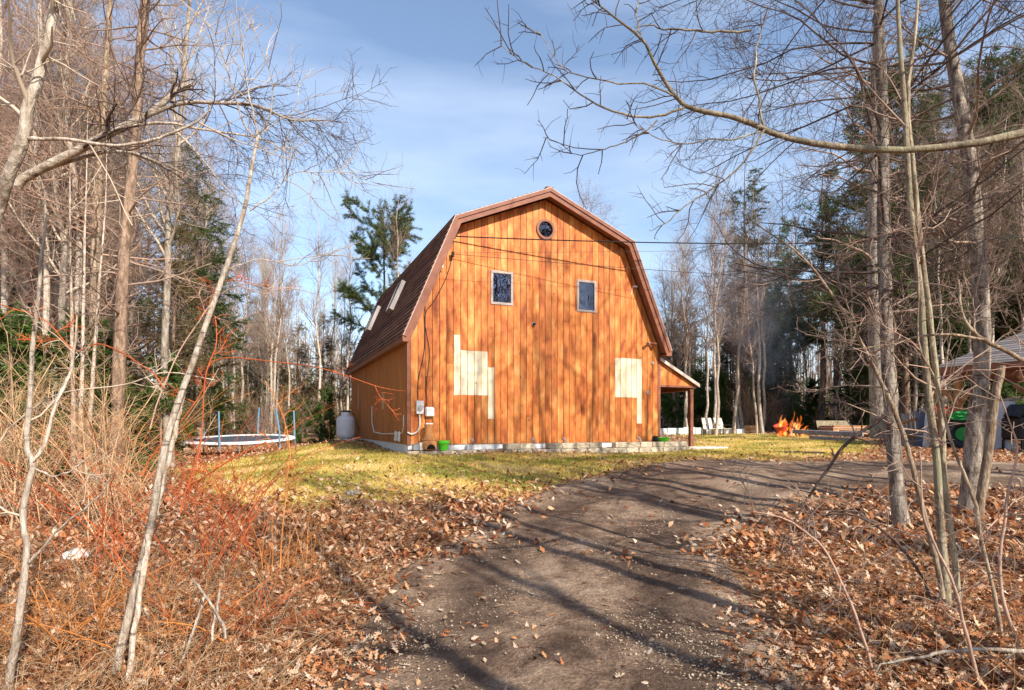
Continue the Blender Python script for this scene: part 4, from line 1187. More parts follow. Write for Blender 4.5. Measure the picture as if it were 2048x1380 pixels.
for i, x in enumerate((0.45, 2.75, 5.0)):
    for y in (0.3, DY - 0.4):
        yy = sorted((py_(y), py_(y + 0.17)))
        G().box(x, x + 0.17, yy[0], yy[1], -0.2, ez - 0.35).build('post', 'timber', pav, bevel=0.008)
        for d in (-1, 1):
            g = G(); g.bar((x + 0.085 + d * 0.07, py_(y + 0.085), ez - 1.0), (x + 0.085 + d * 0.75, py_(y + 0.085), ez - 0.33), 0.12, 0.10, (0, 1, 0)); g.build('brace', 'timber', pav)
for y in (0.3, DY - 0.4):
    yy = sorted((py_(y), py_(y + 0.17))); G().box(0.1, LX - 0.1, yy[0], yy[1], ez - 0.345, ez - 0.12).build('plate_beam', 'trim_brown', pav)
for x in (0.45, 2.75, 5.0):
    yy = sorted((py_(0.48), py_(DY - 0.41))); G().box(x, x + 0.16, yy[0], yy[1], ez - 0.34, ez - 0.14).build('tie_beam', 'trim_brown', pav)
pr = pav.rotation_euler.z
def pw(x, y, z=0):
    c, s = math.cos(pr), math.sin(pr); y = py_(y)
    X = pav.location.x + c * x - s * y; Y = pav.location.y + s * x + c * y
    return (X, Y, h1(X, Y) + z)
o = thing('grey_locker', 'tall pale grey locker standing under the pavilion eave', 'locker', seat(2006, 16.4), pr)
G().box(-0.22, 0.22, -0.16, 0.16, -0.05, 1.38).build('cabinet', 'grey_panel', o, bevel=0.01)
G().box(-0.24, 0.24, -0.18, 0.18, 1.381, 1.44).build('top', 'grey_wood', o, bevel=0.01)
o = thing('white_sheet_panel', 'white sheet panel hanging at the back of the pavilion', 'panel', pw(3.6, 3.2), pr)
G().box(-0.8, 0.9, -0.03, 0.03, 1.25, 2.3).build('sheet', 'white_paint', o, bevel=0.01)
for x in (-0.75, 0.8): G().box(x, x + 0.06, 0.031, 0.08, 0.0, 2.3).build('support', 'timber', o)
o = thing('work_counter', 'pinkish wooden counter with board front inside the pavilion', 'counter', seat(1930, 17.8), pr + 1.5)
for i in range(7): G().box(-0.62 + i * 0.18, -0.45 + i * 0.18, -0.03, 0.0, 0.0, 1.05).build('front_board', 'pinkish_board', o)
G().box(-0.68, 0.70, -0.08, 0.5, 1.051, 1.10).build('counter_top', 'pinkish_board', o, bevel=0.008)
o = thing('dark_grill', 'dark covered grill standing behind the grey locker', 'grill', seat(2046, 16.0), 0.2)
G().box(-0.4, 0.5, -0.3, 0.3, 0.35, 0.95).build('body', 'black_metal', o, bevel=0.05)
g = G(); g.tube([(-0.35, 0, 0.95), (-0.3, 0, 1.12), (0.4, 0, 1.12), (0.45, 0, 0.95)], 0.2, 10); g.build('hood', 'rubber', o, True)
for x in (-0.35, 0.4):
    for y in (-0.25, 0.25): G().box(x, x + 0.05, y, y + 0.04, 0, 0.349).build('leg', 'black_metal', o)
o = thing('tractor_tire', 'large dark tractor tire leaning by the pavilion counter', 'tire', seat(1928, 16.9), -0.15)
g = G(); n, m = 40, 12
for i in range(n):
    for j in range(m):
        a = 2 * math.pi * i / n; b = 2 * math.pi * j / m
        r = 0.34 + 0.15 * math.cos(b) + (0.025 if (i % 2 and math.cos(b) > 0.2) else 0)
        g.v.append((0.16 * math.sin(b) * 1.2, r * math.cos(a), 0.46 + r * math.sin(a)))
for i in range(n):
    for j in range(m):
        i2, j2 = (i + 1) % n, (j + 1) % m
        g.f.append((i * m + j, i2 * m + j, i2 * m + j2, i * m + j2))
tm = g.build('carcass', 'rubber', o); tm.rotation_euler = (0, 0, math.radians(60))
g = G(); g.lathe([(0.02, 0), (0.22, 0.01), (0.22, 0.05), (0.02, 0.06)], 20); hub = g.build('rim', 'green_tarp', o); hub.rotation_euler = (math.radians(90), 0, math.radians(-30)); hub.location = (0, 0, 0.46)
o = thing('green_tarp_bundle', 'crumpled bright green tarp lying on top of the tire', 'tarp', tuple(np.add(seat(1926, 16.9), (0, 0, 0.90))))
bm = bmesh.new(); bmesh.ops.create_icosphere(bm, subdivisions=3, radius=1.0)
for v in bm.verts:
    k = 1 + 0.25 * math.sin(v.co.x * 7 + v.co.y * 5) + rnd.uniform(-.08, .08)
    v.co = Vector((v.co.x * 0.32 * k, v.co.y * 0.25 * k, (v.co.z * 0.13 + 0.06) * k))
me = bpy.data.meshes.new('bundle'); bm.to_mesh(me); bm.free(); me.materials.append(MATS['green_tarp']); link('bundle', me, o)
o = thing('red_sled', 'dull red plastic sled propped upright beside the tire', 'sled', seat(1893, 17.2), 0.15)
g = G()
prof = catmull([(0, -0.0, 0.0), (0, -0.04, 0.25), (0, -0.02, 0.8), (0, 0.06, 1.15), (0, 0.15, 1.25)], 14)
for i in range(13):
    a, b = prof[i], prof[i + 1]; wa = 0.30 * (1 - 0.25 * (i / 13 - 0.4) ** 2 * 4); wb = 0.30 * (1 - 0.25 * ((i + 1) / 13 - 0.4) ** 2 * 4)
    g.prism([(-wa, a[1], a[2]), (wa, a[1], a[2]), (wb, b[1], b[2]), (-wb, b[1], b[2])], (0, 0.02, 0))
g.build('tray', 'red_plastic', o)
for sx in (-1, 1):
    g = G(); g.tube([(0.29 * sx, p[1] - 0.02, p[2]) for p in prof], 0.03, 8); g.build('side_lip', 'red_plastic', o, True)
fe = thing('picket_fence', 'leaning weathered grey picket fence panel left of the pavilion', 'fence', seat(1838, 18.4), 0.12)
for i in range(8):
    x = -0.62 + i * 0.15; hh = 0.95 + 0.055 * i + rnd.uniform(-.03, .03)
    g = G(); g.prism([(x, 0, 0.02), (x + 0.11, 0, 0.02), (x + 0.11, 0.14, hh - 0.06), (x + 0.055, 0.15, hh), (x, 0.14, hh - 0.06)], (0, 0.022, 0)); g.build('picket', 'grey_wood', fe)
for z0, z1 in ((0.3, 0.35), (0.72, 1.0)):
    g = G(); g.bar((-0.66, 0.0 + 0.1 * z0, z0), (0.6, 0.0 + 0.1 * z1, z1), 0.03, 0.08); g.build('rail', 'timber', fe)
for lab, px, mt, tilt in (('dark blue board leaning on the picket fence', 1846, 'dark_blue_board', 0.22), ('white plank leaning against the fence left of its twin', 1856, 'white_paint', 0.20), ('white plank leaning against the fence right of its twin', 1863, 'white_paint', 0.18)):
    o = thing('leaning_board', lab, 'board', seat(px - 8, 17.8), 0.1)
    o.rotation_euler = (-0.12, tilt, 0.1)
    wd = 0.13 if 'blue' in mt else 0.055
    G().box(-wd, wd, -0.015, 0.015, -0.02, 1.12).build('plank', mt, o, bevel=0.004)
# rocks
def rock(name, label, loc, sx, sy, sz, mat):
    bm = bmesh.new(); bmesh.ops.create_icosphere(bm, subdivisions=3, radius=1.0)
    sd = rnd.uniform(0, 10)
    for v in bm.verts:
        k = 1 + 0.16 * math.sin(v.co.x * 4 + sd) * math.cos(v.co.y * 3 + sd) + 0.1 * math.sin(v.co.z * 7 + v.co.x * 6 + sd)
        v.co = Vector((v.co.x * sx * k, v.co.y * sy * k, v.co.z * sz * k))
    me = bpy.data.meshes.new(name); bm.to_mesh(me); bm.free(); me.materials.append(MATS[mat])
    return tag(link(name, me, None, loc), label, 'rock')
p = gp(150, 1125); rock('pale_rock', 'pale boulder lying in the leaves at far left', (p[0], p[1], h1(*p) + 0.04), 0.13, 0.12, 0.085, 'rock_pale')
p = gp(706, 990); rock('grey_rock', 'grey brown rock half sunk in the lawn slope', (p[0], p[1], h1(*p) + 0.02), 0.12, 0.11, 0.06, 'bark_slim')

# ------------------------------------------------------------------ vegetation: generators
def trunk_poly(rng, H, r0, K=14, lean=0.02, wob=0.012, tip=0.12):
    z = np.linspace(-0.3, H, K)
    P = np.zeros((1, K, 3)); P[0, :, 2] = z
    w = np.cumsum(rng.normal(size=(K, 2)) * H * wob, axis=0)
    P[0, :, :2] = (w - w[0]) * 0.6 + np.linspace(0, 1, K)[:, None] * rng.normal(size=2) * H * lean
    rad = r0 * (1 - (1 - tip) * np.linspace(0, 1, K)) ; rad[0] *= 1.45; rad[1] *= 1.08
    return P, rad[None, :]
def crown_levels(rng, P, Rad, spec):
    out = []
    for s in spec:
        P, Rad = spawn(rng, P, Rad, **s)
        out.append((P, Rad))
    return out
def crown_mesh(name, levels, mat, sides=(5, 3, 3, 3, 3)):
    m = NP()
    for (P, Rad), s in zip(levels, sides): m.tubes(P, Rad, s)
    return m.mesh(name, mat, True)
def trunk_mesh(name, P, Rad, mat, sides=10, stubs=None):
    m = NP(); m.tubes(P, Rad, sides)
    return m.mesh(name, mat, True)
def needles(rng, polys, n, size, width, tmin=0.25, spread=0.8, droop=-0.15, per=3, flat=0.0):
    L = np.linalg.norm(polys[:, 1:] - polys[:, :-1], axis=2).sum(1); N, K, _ = polys.shape
    pi = rng.choice(N, n, p=L / L.sum()); t = tmin + (1 - tmin) * rng.random(n)
    f = t * (K - 1); i = np.minimum(f.astype(int), K - 2); u = (f - i)[:, None]
    p = polys[pi, i] * (1 - u) + polys[pi, i + 1] * u
    tan = unit(polys[pi, i + 1] - polys[pi, i])
    V, base = [], rng.random(n)
    for k in range(per):
        d = tan + rng.normal(size=(n, 3)) * spread; d[:, 2] = d[:, 2] * (1 - flat) + droop
        d = unit(d); s = unit(np.cross(d, rng.normal(size=(n, 3))))
        ln = rng.uniform(size[0], size[1], n)[:, None]; w = width * rng.uniform(0.6, 1.3, n)[:, None]
        V.append(np.stack([p + s * w + d * ln * 0.25, p - s * w + d * ln * 0.25, p + d * ln], 1))
    V = np.concatenate(V).reshape(-1, 3)
    Fc = np.arange(len(V)).reshape(-1, 3)
    r = np.clip(np.tile(base, per) * 0.7 + rng.random(n * per) * 0.3, 0, 1)
    return V, Fc, r

PROTO = {}
def proto_bare(key, seed, H, r0, spec, tm, cm, **kw):
    rng = np.random.default_rng(seed)
    P, Rad = trunk_poly(rng, H, r0, **kw)
    lv = crown_levels(rng, P, Rad, spec)
    PROTO[key] = [('trunk', trunk_mesh('trunk', P, Rad, tm)), ('crown', crown_mesh('crown', lv, cm))]
def S(n, t0, t1, ang, length, K, rr, up, jit, rmin, taper=0.6, tip=0.35, tpow=1.0):
    return dict(n=n, t0=t0, t1=t1, ang=ang, length=length, K=K, r_ratio=rr, up=up, jit=jit, rmin=rmin, taper_len=taper, tip=tip, tpow=tpow)
for i in range(4):     # slim forest trees, tall and narrow
    proto_bare('slim%d' % i, 20 + i, 12.5, 0.085, [
        S(34, 0.3, 0.98, (25, 60), (1.6, 3.2), 6, 0.5, 0.9, 0.10, 0.006, 0.65),
        S(240, 0.15, 1.0, (25, 60), (0.6, 1.3), 4, 0.55, 0.5, 0.15, 0.0045, 0.4),
        S(900, 0.1, 1.0, (25, 60), (0.3, 0.7), 3, 0.6, 0.3, 0.18, 0.0035, 0.3)], 'bark_slim' if i % 2 else 'bark_pale', 'twig_pale' if i % 2 else 'twig_brown', wob=0.010, lean=0.03)
for i in range(3):     # roadside trees with clear limbs
    proto_bare('pole%d' % i, 30 + i, 13.5, 0.125, [
        S(16, 0.35, 0.97, (30, 60), (2.2, 4.5), 8, 0.45, 0.6, 0.10, 0.012, 0.5),
        S(60, 0.3, 1.0, (25, 55), (0.8, 1.8), 5, 0.5, 0.4, 0.14, 0.007, 0.4), S(160, 0.3, 1.0, (25, 55), (0.4, 0.9), 4, 0.5, 0.3, 0.14, 0.005, 0.4)], 'bark_grey', 'twig_brown', lean=0.03)
for i in range(3):     # broader bare hardwoods
    proto_bare('hard%d' % i, 40 + i, 14.0, 0.16, [
        S(30, 0.28, 0.97, (40, 80), (2.4, 4.8), 8, 0.42, 0.55, 0.13, 0.010, 0.55),
        S(330, 0.15, 1.0, (30, 65), (0.9, 2.2), 5, 0.5, 0.3, 0.16, 0.006, 0.45),
        S(1700, 0.1, 1.0, (25, 65), (0.4, 1.0), 4, 0.55, 0.2, 0.2, 0.004, 0.3),
        S(3200, 0.2, 1.0, (25, 65), (0.2, 0.5), 3, 0.6, 0.1, 0.2, 0.003, 0.2)], 'bark_grey', 'twig_brown')
for i in range(2):     # fine reddish twigged trees
    proto_bare('fine%d' % i, 60 + i, 12.5, 0.12, [
        S(40, 0.22, 0.98, (40, 75), (1.8, 3.8), 8, 0.36, 0.35, 0.14, 0.008, 0.55),
        S(520, 0.1, 1.0, (35, 70), (0.7, 1.6), 5, 0.5, 0.1, 0.18, 0.0045, 0.4),
        S(3600, 0.1, 1.0, (30, 75), (0.35, 0.8), 4, 0.55, -0.05, 0.24, 0.003, 0.2),
        S(4200, 0.2, 1.0, (30, 75), (0.12, 0.35), 3, 0.6, 0.0, 0.24, 0.0026, 0.1)], 'bark_tan', 'twig_red')
def proto_conifer(key, seed, H, r0, n1, l1, ang, up1, n2, nn, size, width, fol, bm, t0=0.2, flat=0.4, droop=-0.1, per=3, tp=0.8, l2=(0.5, 1.1)):
    rng = np.random.default_rng(seed)
    P, Rad = trunk_poly(rng, H, r0, lean=0.01, wob=0.004, tip=0.08)
    a = spawn(rng, P, Rad, n1, t0, 0.985, ang, l1, 7, 0.35, up1, 0.10, 0.008, 1.0, 0.3, tp)
    b = spawn(rng, a[0], a[1], n2, 0.2, 1.0, (35, 65), l2, 4, 0.5, 0.05, 0.12, 0.004, 1.0, 0.4, 0.35)
    m = NP(); m.tubes(*a, 4); m.tubes(*b, 3)
    f = NP()
    V, Fc, r = needles(rng, b[0], nn, size, width, 0.05, 0.75, droop, per, flat); f.add(V, Fc, r)
    V, Fc, r = needles(rng, a[0], nn // 4, size, width, 0.45, 0.75, droop, per, flat); f.add(V, Fc, r)
    PROTO[key] = [('trunk', trunk_mesh('trunk', P, Rad, bm)), ('branches', m.mesh('branches', 'twig_dark', True)), ('foliage', f.mesh('foliage', fol, False, True))]
proto_conifer('pine0', 80, 15, 0.20, 58, (3.4, 5.4), (62, 88), 0.6, 760, 12000, (0.16, 0.36), 0.022, 'needles_pine', 'bark_pine', 0.28, 0.3, 0.04, 3, 0.72, (0.6, 1.3))
proto_conifer('pine1', 81, 15, 0.18, 52, (2.2, 4.0), (65, 92), 0.4, 520, 7500, (0.14, 0.30), 0.018, 'needles_pine', 'bark_pine', 0.35, 0.3, 0.0)
proto_conifer('hem0', 82, 13, 0.15, 80, (1.8, 3.0), (75, 100), -0.3, 760, 9500, (0.12, 0.26), 0.017, 'needles_dark', 'bark_pine', 0.12, 0.55, -0.12)
proto_conifer('hem1', 83, 13, 0.15, 64, (1.6, 3.2), (75, 105), -0.4, 640, 7000, (0.12, 0.26), 0.017, 'needles_dark', 'bark_pine', 0.2, 0.55, -0.15)
proto_conifer('brown0', 84, 11, 0.13, 90, (1.4, 2.6), (70, 100), -0.3, 800, 6500, (0.10, 0.24), 0.014, 'needles_brown', 'bark_pine', 0.15, 0.5, -0.1)
proto_conifer('fir0', 85, 3.4, 0.04, 60, (0.7, 1.15), (65, 90), 0.1, 420, 5200, (0.07, 0.16), 0.012, 'needles_bright', 'bark_pine', 0.04, 0.5, -0.02, 3, 0.85, (0.2, 0.45))
proto_conifer('fir1', 86, 3.0, 0.04, 54, (0.7, 1.25), (65, 95), 0.0, 380, 4600, (0.07, 0.16), 0.012, 'needles_bright', 'bark_pine', 0.04, 0.5, -0.05, 3, 0.8, (0.2, 0.45))
rngB = np.random.default_rng(90)    # leafless understorey brush
def proto_brush(key, seed, H, n, mat, twigs):
    rng = np.random.default_rng(seed)
    K = 6; P = np.zeros((n, K, 3)); d = unit(np.c_[rng.normal(size=(n, 2)) * 0.45, np.ones(n)])
    P[:, 0, :2] = rng.normal(size=(n, 2)) * 0.25; P[:, 0, 2] = -0.1; ln = rng.uniform(0.5, 1.0, n) * H / (K - 1)
    for k in range(1, K):
        d = unit(d + rng.normal(size=(n, 3)) * 0.12); P[:, k] = P[:, k - 1] + d * ln[:, None]
    Rad = rng.uniform(0.006, 0.014, n)[:, None] * np.linspace(1, 0.35, K)
    a = spawn(rng, P, Rad, twigs, 0.15, 1.0, (25, 65), (0.4, 1.0), 4, 0.5, 0.2, 0.18, 0.0035, 1.0, 0.4, 0.3)
    b = spawn(rng, a[0], a[1], twigs * 3, 0.1, 1.0, (25, 65), (0.2, 0.5), 3, 0.6, 0.1, 0.2, 0.003, 1.0, 0.4, 0.3)
    m = NP(); m.tubes(P, Rad, 5); tw = NP(); tw.tubes(*a, 3); tw.tubes(*b, 3)
    PROTO[key] = [('stems', m.mesh('stems', mat, True)), ('twigs', tw.mesh('twigs', mat, True))]
proto_brush('brush0', 91, 2.6, 16, 'twig_tan', 170)
proto_brush('brush1', 92, 2.2, 20, 'twig_brown', 200)
proto_brush('brush2', 93, 3.4, 14, 'twig_tan', 150)

def plant(key, name, label, cat, loc, scale=1.0, rot=None, group=None, sz=None):
    o = thing(name, label, cat, loc, rnd.uniform(0, 6.28) if rot is None else rot, group)
    o.scale = (scale, scale, scale * (sz or 1.0))
    for nm, me in PROTO[key]:
        p = link(nm, me, o)
        if nm in ('crown', 'branches', 'foliage', 'twigs', 'stems'): p['kind'] = 'stuff'
    return o

# ------------------------------------------------------------------ the wood
def in_house(x, y): return bool(inpoly(np.array([x]), np.array([y]), HOUSE * 1.0)[0])
ORD = ['first', 'second', 'third', 'fourth', 'fifth', 'sixth', 'seventh', 'eighth', 'ninth', 'tenth', 'eleventh', 'twelfth', 'thirteenth', 'fourteenth', 'fifteenth']
def wood(n, px, dep, keys, name, label, cat, group, sc, clear=lambda x, y: True, zsc=(0.95, 1.1)):
    k = 0; tries = 0; made = []
    while k < n and tries < n * 30:
        tries += 1
        P = rnd.uniform(*px); D = math.sqrt(rnd.uniform(dep[0] ** 2, dep[1] ** 2))
        x = (P - 1024) / F * D
        if not clear(x, D): continue
        made.append((P, plant(rnd.choice(keys), name, label, cat, (x, D, h1(x, D)), rnd.uniform(*sc), None, group, rnd.uniform(*zsc)))); k += 1
    if len(made) <= 15:
        for i, (P, o) in enumerate(sorted(made, key=lambda q: q[0])): o['label'] = label + ', ' + ORD[i] + ' from left'
off_tramp = lambda x, y: math.hypot(x - tx, y - ty) > 3.2 and not (x > -8 and y < 24)
SL = ['slim0', 'slim1', 'slim2', 'slim3']
wood(34, (380, 700), (27, 44), SL, 'slim_bare_tree', 'slim pale bare tree in the wood behind the trampoline and tank', 'tree', 'slim trees behind the trampoline', (0.75, 1.0), off_tramp)
wood(34, (-60, 420), (12, 32), SL, 'slim_bare_tree', 'slim bare tree in the thick wood on the far left', 'tree', 'slim trees in the left wood', (0.9, 1.25), off_tramp)
wood(3, (-80, 280), (11, 20), ['fine0', 'fine1'], 'reddish_bare_tree', 'bare tree with fine reddish twigs filling the upper left', 'tree', 'reddish twigged trees in the left wood', (0.95, 1.2), off_tramp)
wood(8, (-100, 480), (16, 30), ['hard0', 'hard1', 'hard2'], 'bare_hardwood', 'broad bare hardwood tree inside the left wood', 'tree', 'hardwoods in the left wood', (0.8, 1.05), off_tramp)
wood(11, (-60, 420), (19, 36), ['pine0', 'pine1', 'hem1', 'brown0'], 'conifer_tree', 'dark evergreen among bare trees in the left wood', 'tree', 'evergreens in the left wood', (0.75, 1.05), off_tramp)
wood(10, (400, 700), (36, 52), ['hem0', 'pine1', 'brown0'], 'conifer_tree', 'distant evergreen showing between trunks behind the trampoline', 'tree', 'evergreens far behind the trampoline', (0.5, 0.75), off_tramp)
wood(24, (-80, 380), (11.5, 26), ['fir0', 'fir1'], 'young_fir', 'low green young fir under the trees of the left wood', 'fir', 'young firs in the left wood', (0.7, 1.15), off_tramp)
wood(12, (400, 690), (25.5, 40), ['fir0', 'fir1'], 'young_fir', 'low green young fir behind the trampoline', 'fir', 'young firs behind the trampoline', (0.5, 0.9), off_tramp)
wood(44, (-80, 700), (24.5, 46), ['brush0', 'brush1', 'brush2'], 'bare_brush', 'leafless understorey brush in the wood left of the barn', 'shrub', 'brush in the wood left of the barn', (0.9, 1.5), off_tramp)
wood(5, (-120, 250), (6.5, 10.5), ['brush0', 'brush2', 'brush0'], 'pale_brush', 'tangled pale leafless brush on the left bank', 'shrub', 'pale brush on the left bank', (0.7, 1.15))
# right side
wood(24, (1320, 1800), (33, 52), SL, 'slim_bare_tree', 'slim pale bare tree in the wood behind the bonfire', 'tree', 'slim trees behind the bonfire', (0.75, 1.1))
wood(20, (1780, 2120), (23, 45), SL, 'slim_bare_tree', 'slim bare tree in the wood behind the pavilion', 'tree', 'slim trees behind the pavilion', (0.95, 1.25))
wood(11, (1480, 1800), (36, 50), ['hem0', 'hem1', 'pine0', 'pine1'], 'conifer_tree', 'tall evergreen in the wood behind the bonfire', 'tree', 'evergreens behind the bonfire', (0.9, 1.2))
wood(11, (1335, 1560), (35, 46), ['hem0', 'hem1', 'brown0'], 'conifer_tree', 'shorter evergreen in the wood right of the porch', 'tree', 'evergreens right of the porch', (0.6, 0.85))
wood(14, (1760, 2120), (26, 44), ['hem0', 'hem1', 'pine0', 'pine1'], 'conifer_tree', 'tall evergreen in the wood behind the pavilion', 'tree', 'evergreens behind the pavilion', (1.0, 1.35))
wood(26, (1320, 1800), (32, 44), ['fir0', 'fir1'], 'young_fir', 'low green young fir behind the patio chairs and fire', 'fir', 'young firs behind the lawn', (0.8, 1.3))
wood(14, (1760, 2100), (21, 36), ['fir0', 'fir1'], 'young_fir', 'low green young fir behind the pavilion fence', 'fir', 'young firs behind the pavilion', (0.7, 1.1))
wood(22, (1320, 2100), (32, 50), ['brush0', 'brush1', 'brush2'], 'bare_brush', 'leafless understorey brush in the wood right of the barn', 'shrub', 'brush in the wood right of the barn', (0.9, 1.4))
wood(4, (1660, 2100), (24, 40), ['hard0', 'hard1', 'hard2'], 'bare_hardwood', 'broad bare hardwood tree behind the bonfire and pavilion', 'tree', 'hardwoods in the right wood', (0.8, 1.1))
wood(15, (1345, 1770), (26.5, 33), ['slim0', 'slim2'], 'pale_slim_tree', 'pale sunlit slim tree at the wood edge behind the lawn', 'tree', 'pale front trees behind the lawn', (0.7, 1.0), lambda x, y: abs((x / y * F + 1024) - 1590) > 40 and abs((x / y * F + 1024) - 1690) > 60)
wood(10, (1780, 2080), (22.5, 30), ['slim0', 'slim2'], 'pale_slim_tree', 'pale sunlit slim tree close behind the pavilion', 'tree', 'pale front trees behind the pavilion', (0.9, 1.2))
# single background trees one can name
proto_conifer('wpine', 87, 15, 0.19, 44, (3.2, 4.8), (60, 84), 0.5, 760, 30000, (0.14, 0.30), 0.011, 'needles_olive', 'bark_pine', 0.45, 0.3, 0.06, 3, 0.42, (0.5, 1.1))
plant('wpine', 'white_pine', 'big feathery white pine rising behind the left barn roof', 'tree', seat(768, 33), 0.84)
plant('slim2', 'slim_bare_tree', 'slim white bare tree in front of the big white pine', 'tree', seat(800, 29), 0.93)
plant('hard1', 'bare_hardwood', 'bare treetop showing above the right roof slope', 'tree', seat(1170, 40), 1.13)
plant('hard2', 'bare_hardwood', 'bare tree at the right edge of the barn roof', 'tree', seat(1345, 36), 0.72)
plant('brown0', 'olive_conifer', 'olive brown conifer with dead lower boughs left of the leaning birch top', 'tree', seat(335, 19), 0.72)
for lab, px, dep, sc in (('bright green young fir at the far left edge of the bank', 20, 11.5, 1.0), ('bright green young fir right of the pale birch group', 205, 12.6, 0.85), ('bright green young fir left of the pale birch group', 105, 12.0, 0.9), ('bright green young fir between pine trunk and trampoline', 320, 14.5, 0.85)):
    plant('fir0', 'near_young_fir', lab, 'fir', seat(px, dep), sc)
plant('fir1', 'green_shrub', 'bright green bushy shrub left of the propane tank', 'shrub', seat(655, 24.5), 0.52)
# far mass of the wood: nobody could count it
def far_wood():
    rng = np.random.default_rng(5); m = NP(); n = 5200
    th = rng.uniform(-1.25, 1.25, n); d = rng.uniform(58, 82, n); x = np.sin(th) * d; y = np.cos(th) * d
    H = rng.uniform(5, 12, n); z0 = hgt(x, y) - 0.2
    K = 4; P = np.zeros((n, K, 3)); u = np.linspace(0, 1, K)
    P[:, :, 0] = x[:, None] + rng.normal(size=(n, K)) * 0.25 * u; P[:, :, 1] = y[:, None] + rng.normal(size=(n, K)) * 0.2 * u; P[:, :, 2] = z0[:, None] + H[:, None] * u
    Rad = rng.uniform(0.04, 0.11, n)[:, None] * np.linspace(1, 0.2, K)
    m.tubes(P, Rad, 4)
    a = spawn(rng, P, Rad, 34000, 0.05, 1.0, (25, 75), (0.8, 2.4), 4, 0.5, 0.3, 0.2, 0.016, 1.0, 0.4, 0.3); m.tubes(*a, 3)
    tag(link('far_wood', m.mesh('far_wood', 'twig_brown', True)), 'distant mass of bare woodland behind everything', 'woods', kind='stuff')
    f = NP(); nn = 60000
    th = rng.uniform(-1.25, 1.25, nn); d = rng.uniform(56, 80, nn); x = np.sin(th) * d; y = np.cos(th) * d
    z = hgt(x, y) + rng.random(nn) ** 1.6 * 7.5 * (0.55 + 0.45 * np.sin(th * 23) * np.sin(th * 11 + 1))
    p = np.c_[x, y, z]; dd = unit(rng.normal(size=(nn, 3))); s = unit(np.cross(dd, rng.normal(size=(nn, 3)))); L = rng.uniform(0.25, 0.6, nn)[:, None]
    V = np.stack([p + s * L * 0.3, p - s * L * 0.3, p + dd * L], 1).reshape(-1, 3)
    f.add(V, np.arange(nn * 3).reshape(-1, 3), rng.random(nn))
    tag(link('far_evergreens', f.mesh('far_evergreens', 'needles_dark', False, True)), 'distant dark evergreen growth behind the wood', 'woods', kind='stuff')
far_wood()

# ------------------------------------------------------------------ named trees built from the photograph
RSCALE = {'brown_pine_trunk': 0.8, 'tan_bare_trunk': 0.75, 'dead_stick': 0.6, 'fallen_pole': 0.65, 'bare_beech': 0.6, 'bare_maple': 0.64, 'twin_stem_sapling': 0.62, 'overhanging_maple': 0.72, 'leaning_birch': 0.5, 'broken_birch_limb': 0.8, 'near_grey_stem': 0.8, 'forked_sapling': 0.8}
def custom(name, label, cat, stems, bark_m, twig_m, spec=None, seed=1, sides=12, limbs=(), group=None, extra_n=26, trunk_name='trunk', wob=0.006, sd=(5, 4, 3, 3), rs=1.0):
    """stems / limbs: lists of (px, py, depth, radius) polylines"""
    rng = np.random.default_rng(seed); rs = RSCALE.get(name, rs)
    base = Vector(W(*stems[0][0][:3])); 
    o = thing(name, label, cat, tuple(base), 0.0, group)
    allP = []
    for j, st in enumerate(list(stems) + list(limbs)):
        c = catmull([(*W(*q[:3]), q[3]) for q in st], extra_n)
        wv = rng.normal(size=(extra_n, 3)); wv[1:-1] = (wv[:-2] + wv[1:-1] + wv[2:]) / 2.0
        P = c[:, :3] + wv * wob * 0.6; r = np.maximum(c[:, 3] * rs, 0.0015) * (1 + rng.normal(size=extra_n) * 0.04)
        if j < len(stems): P[0, 2] = P[0, 2] - 0.06 if st is stems[0] else P[0, 2]
        P = P - np.array(base)
        allP.append((P[None], r[None]))
        m = NP(); m.tubes(P[None], r[None], sides if j < len(stems) else 8)
        link(trunk_name if j < len(stems) else 'limb', m.mesh(trunk_name, bark_m, True), o)
    if spec:
        Pc = np.concatenate([a for a, _ in allP]); Rc = np.concatenate([b for _, b in allP])
        lv = crown_levels(rng, Pc, Rc, spec)
        link('crown', crown_mesh('crown', lv, twig_m, sd), o)['kind'] = 'stuff'
    return o
twigs = lambda n, a=1.0: [S(n, 0.25, 1.0, (40, 80), (0.5 * a, 1.3 * a), 6, 0.45, 0.1, 0.16, 0.004, 0.4), S(n * 6, 0.15, 1.0, (35, 70), (0.2 * a, 0.5 * a), 4, 0.55, 0.05, 0.2, 0.0025, 0.3), S(n * 16, 0.15, 1.0, (35, 70), (0.06 * a, 0.18 * a), 3, 0.6, 0, 0.2, 0.0018, 0.2)]
bigcrown = [S(44, 0.36, 0.99, (60, 96), (1.6, 3.6), 9, 0.24, 0.05, 0.11, 0.009, 0.35), S(330, 0.15, 1.0, (35, 65), (0.6, 1.5), 6, 0.5, 0.15, 0.15, 0.0045, 0.35),
            S(1900, 0.1, 1.0, (30, 65), (0.2, 0.6), 4, 0.55, 0.25, 0.2, 0.003, 0.2), S(3400, 0.2, 1.0, (30, 70), (0.06, 0.18), 3, 0.7, 0.2, 0.2, 0.0028, 0.1)]
custom('bare_beech', 'straight grey barked bare tree standing right of the driveway', 'tree',
       [[(1806, 1075, 7.0, .19), (1797, 1000, 7.0, .14), (1788, 900, 7.05, .128), (1775, 700, 7.1, .122), (1768, 500, 7.1, .116), (1766, 300, 7.1, .105), (1760, 100, 7.1, .092), (1750, -150, 7.1, .08), (1745, -450, 7.1, .05), (1740, -760, 7.1, .015)]],
       'bark_grey', 'twig_dark', [dict(bigcrown[0], n=58), dict(bigcrown[1], n=520), dict(bigcrown[2], n=3400), dict(bigcrown[3], n=6500)], 11, 14)
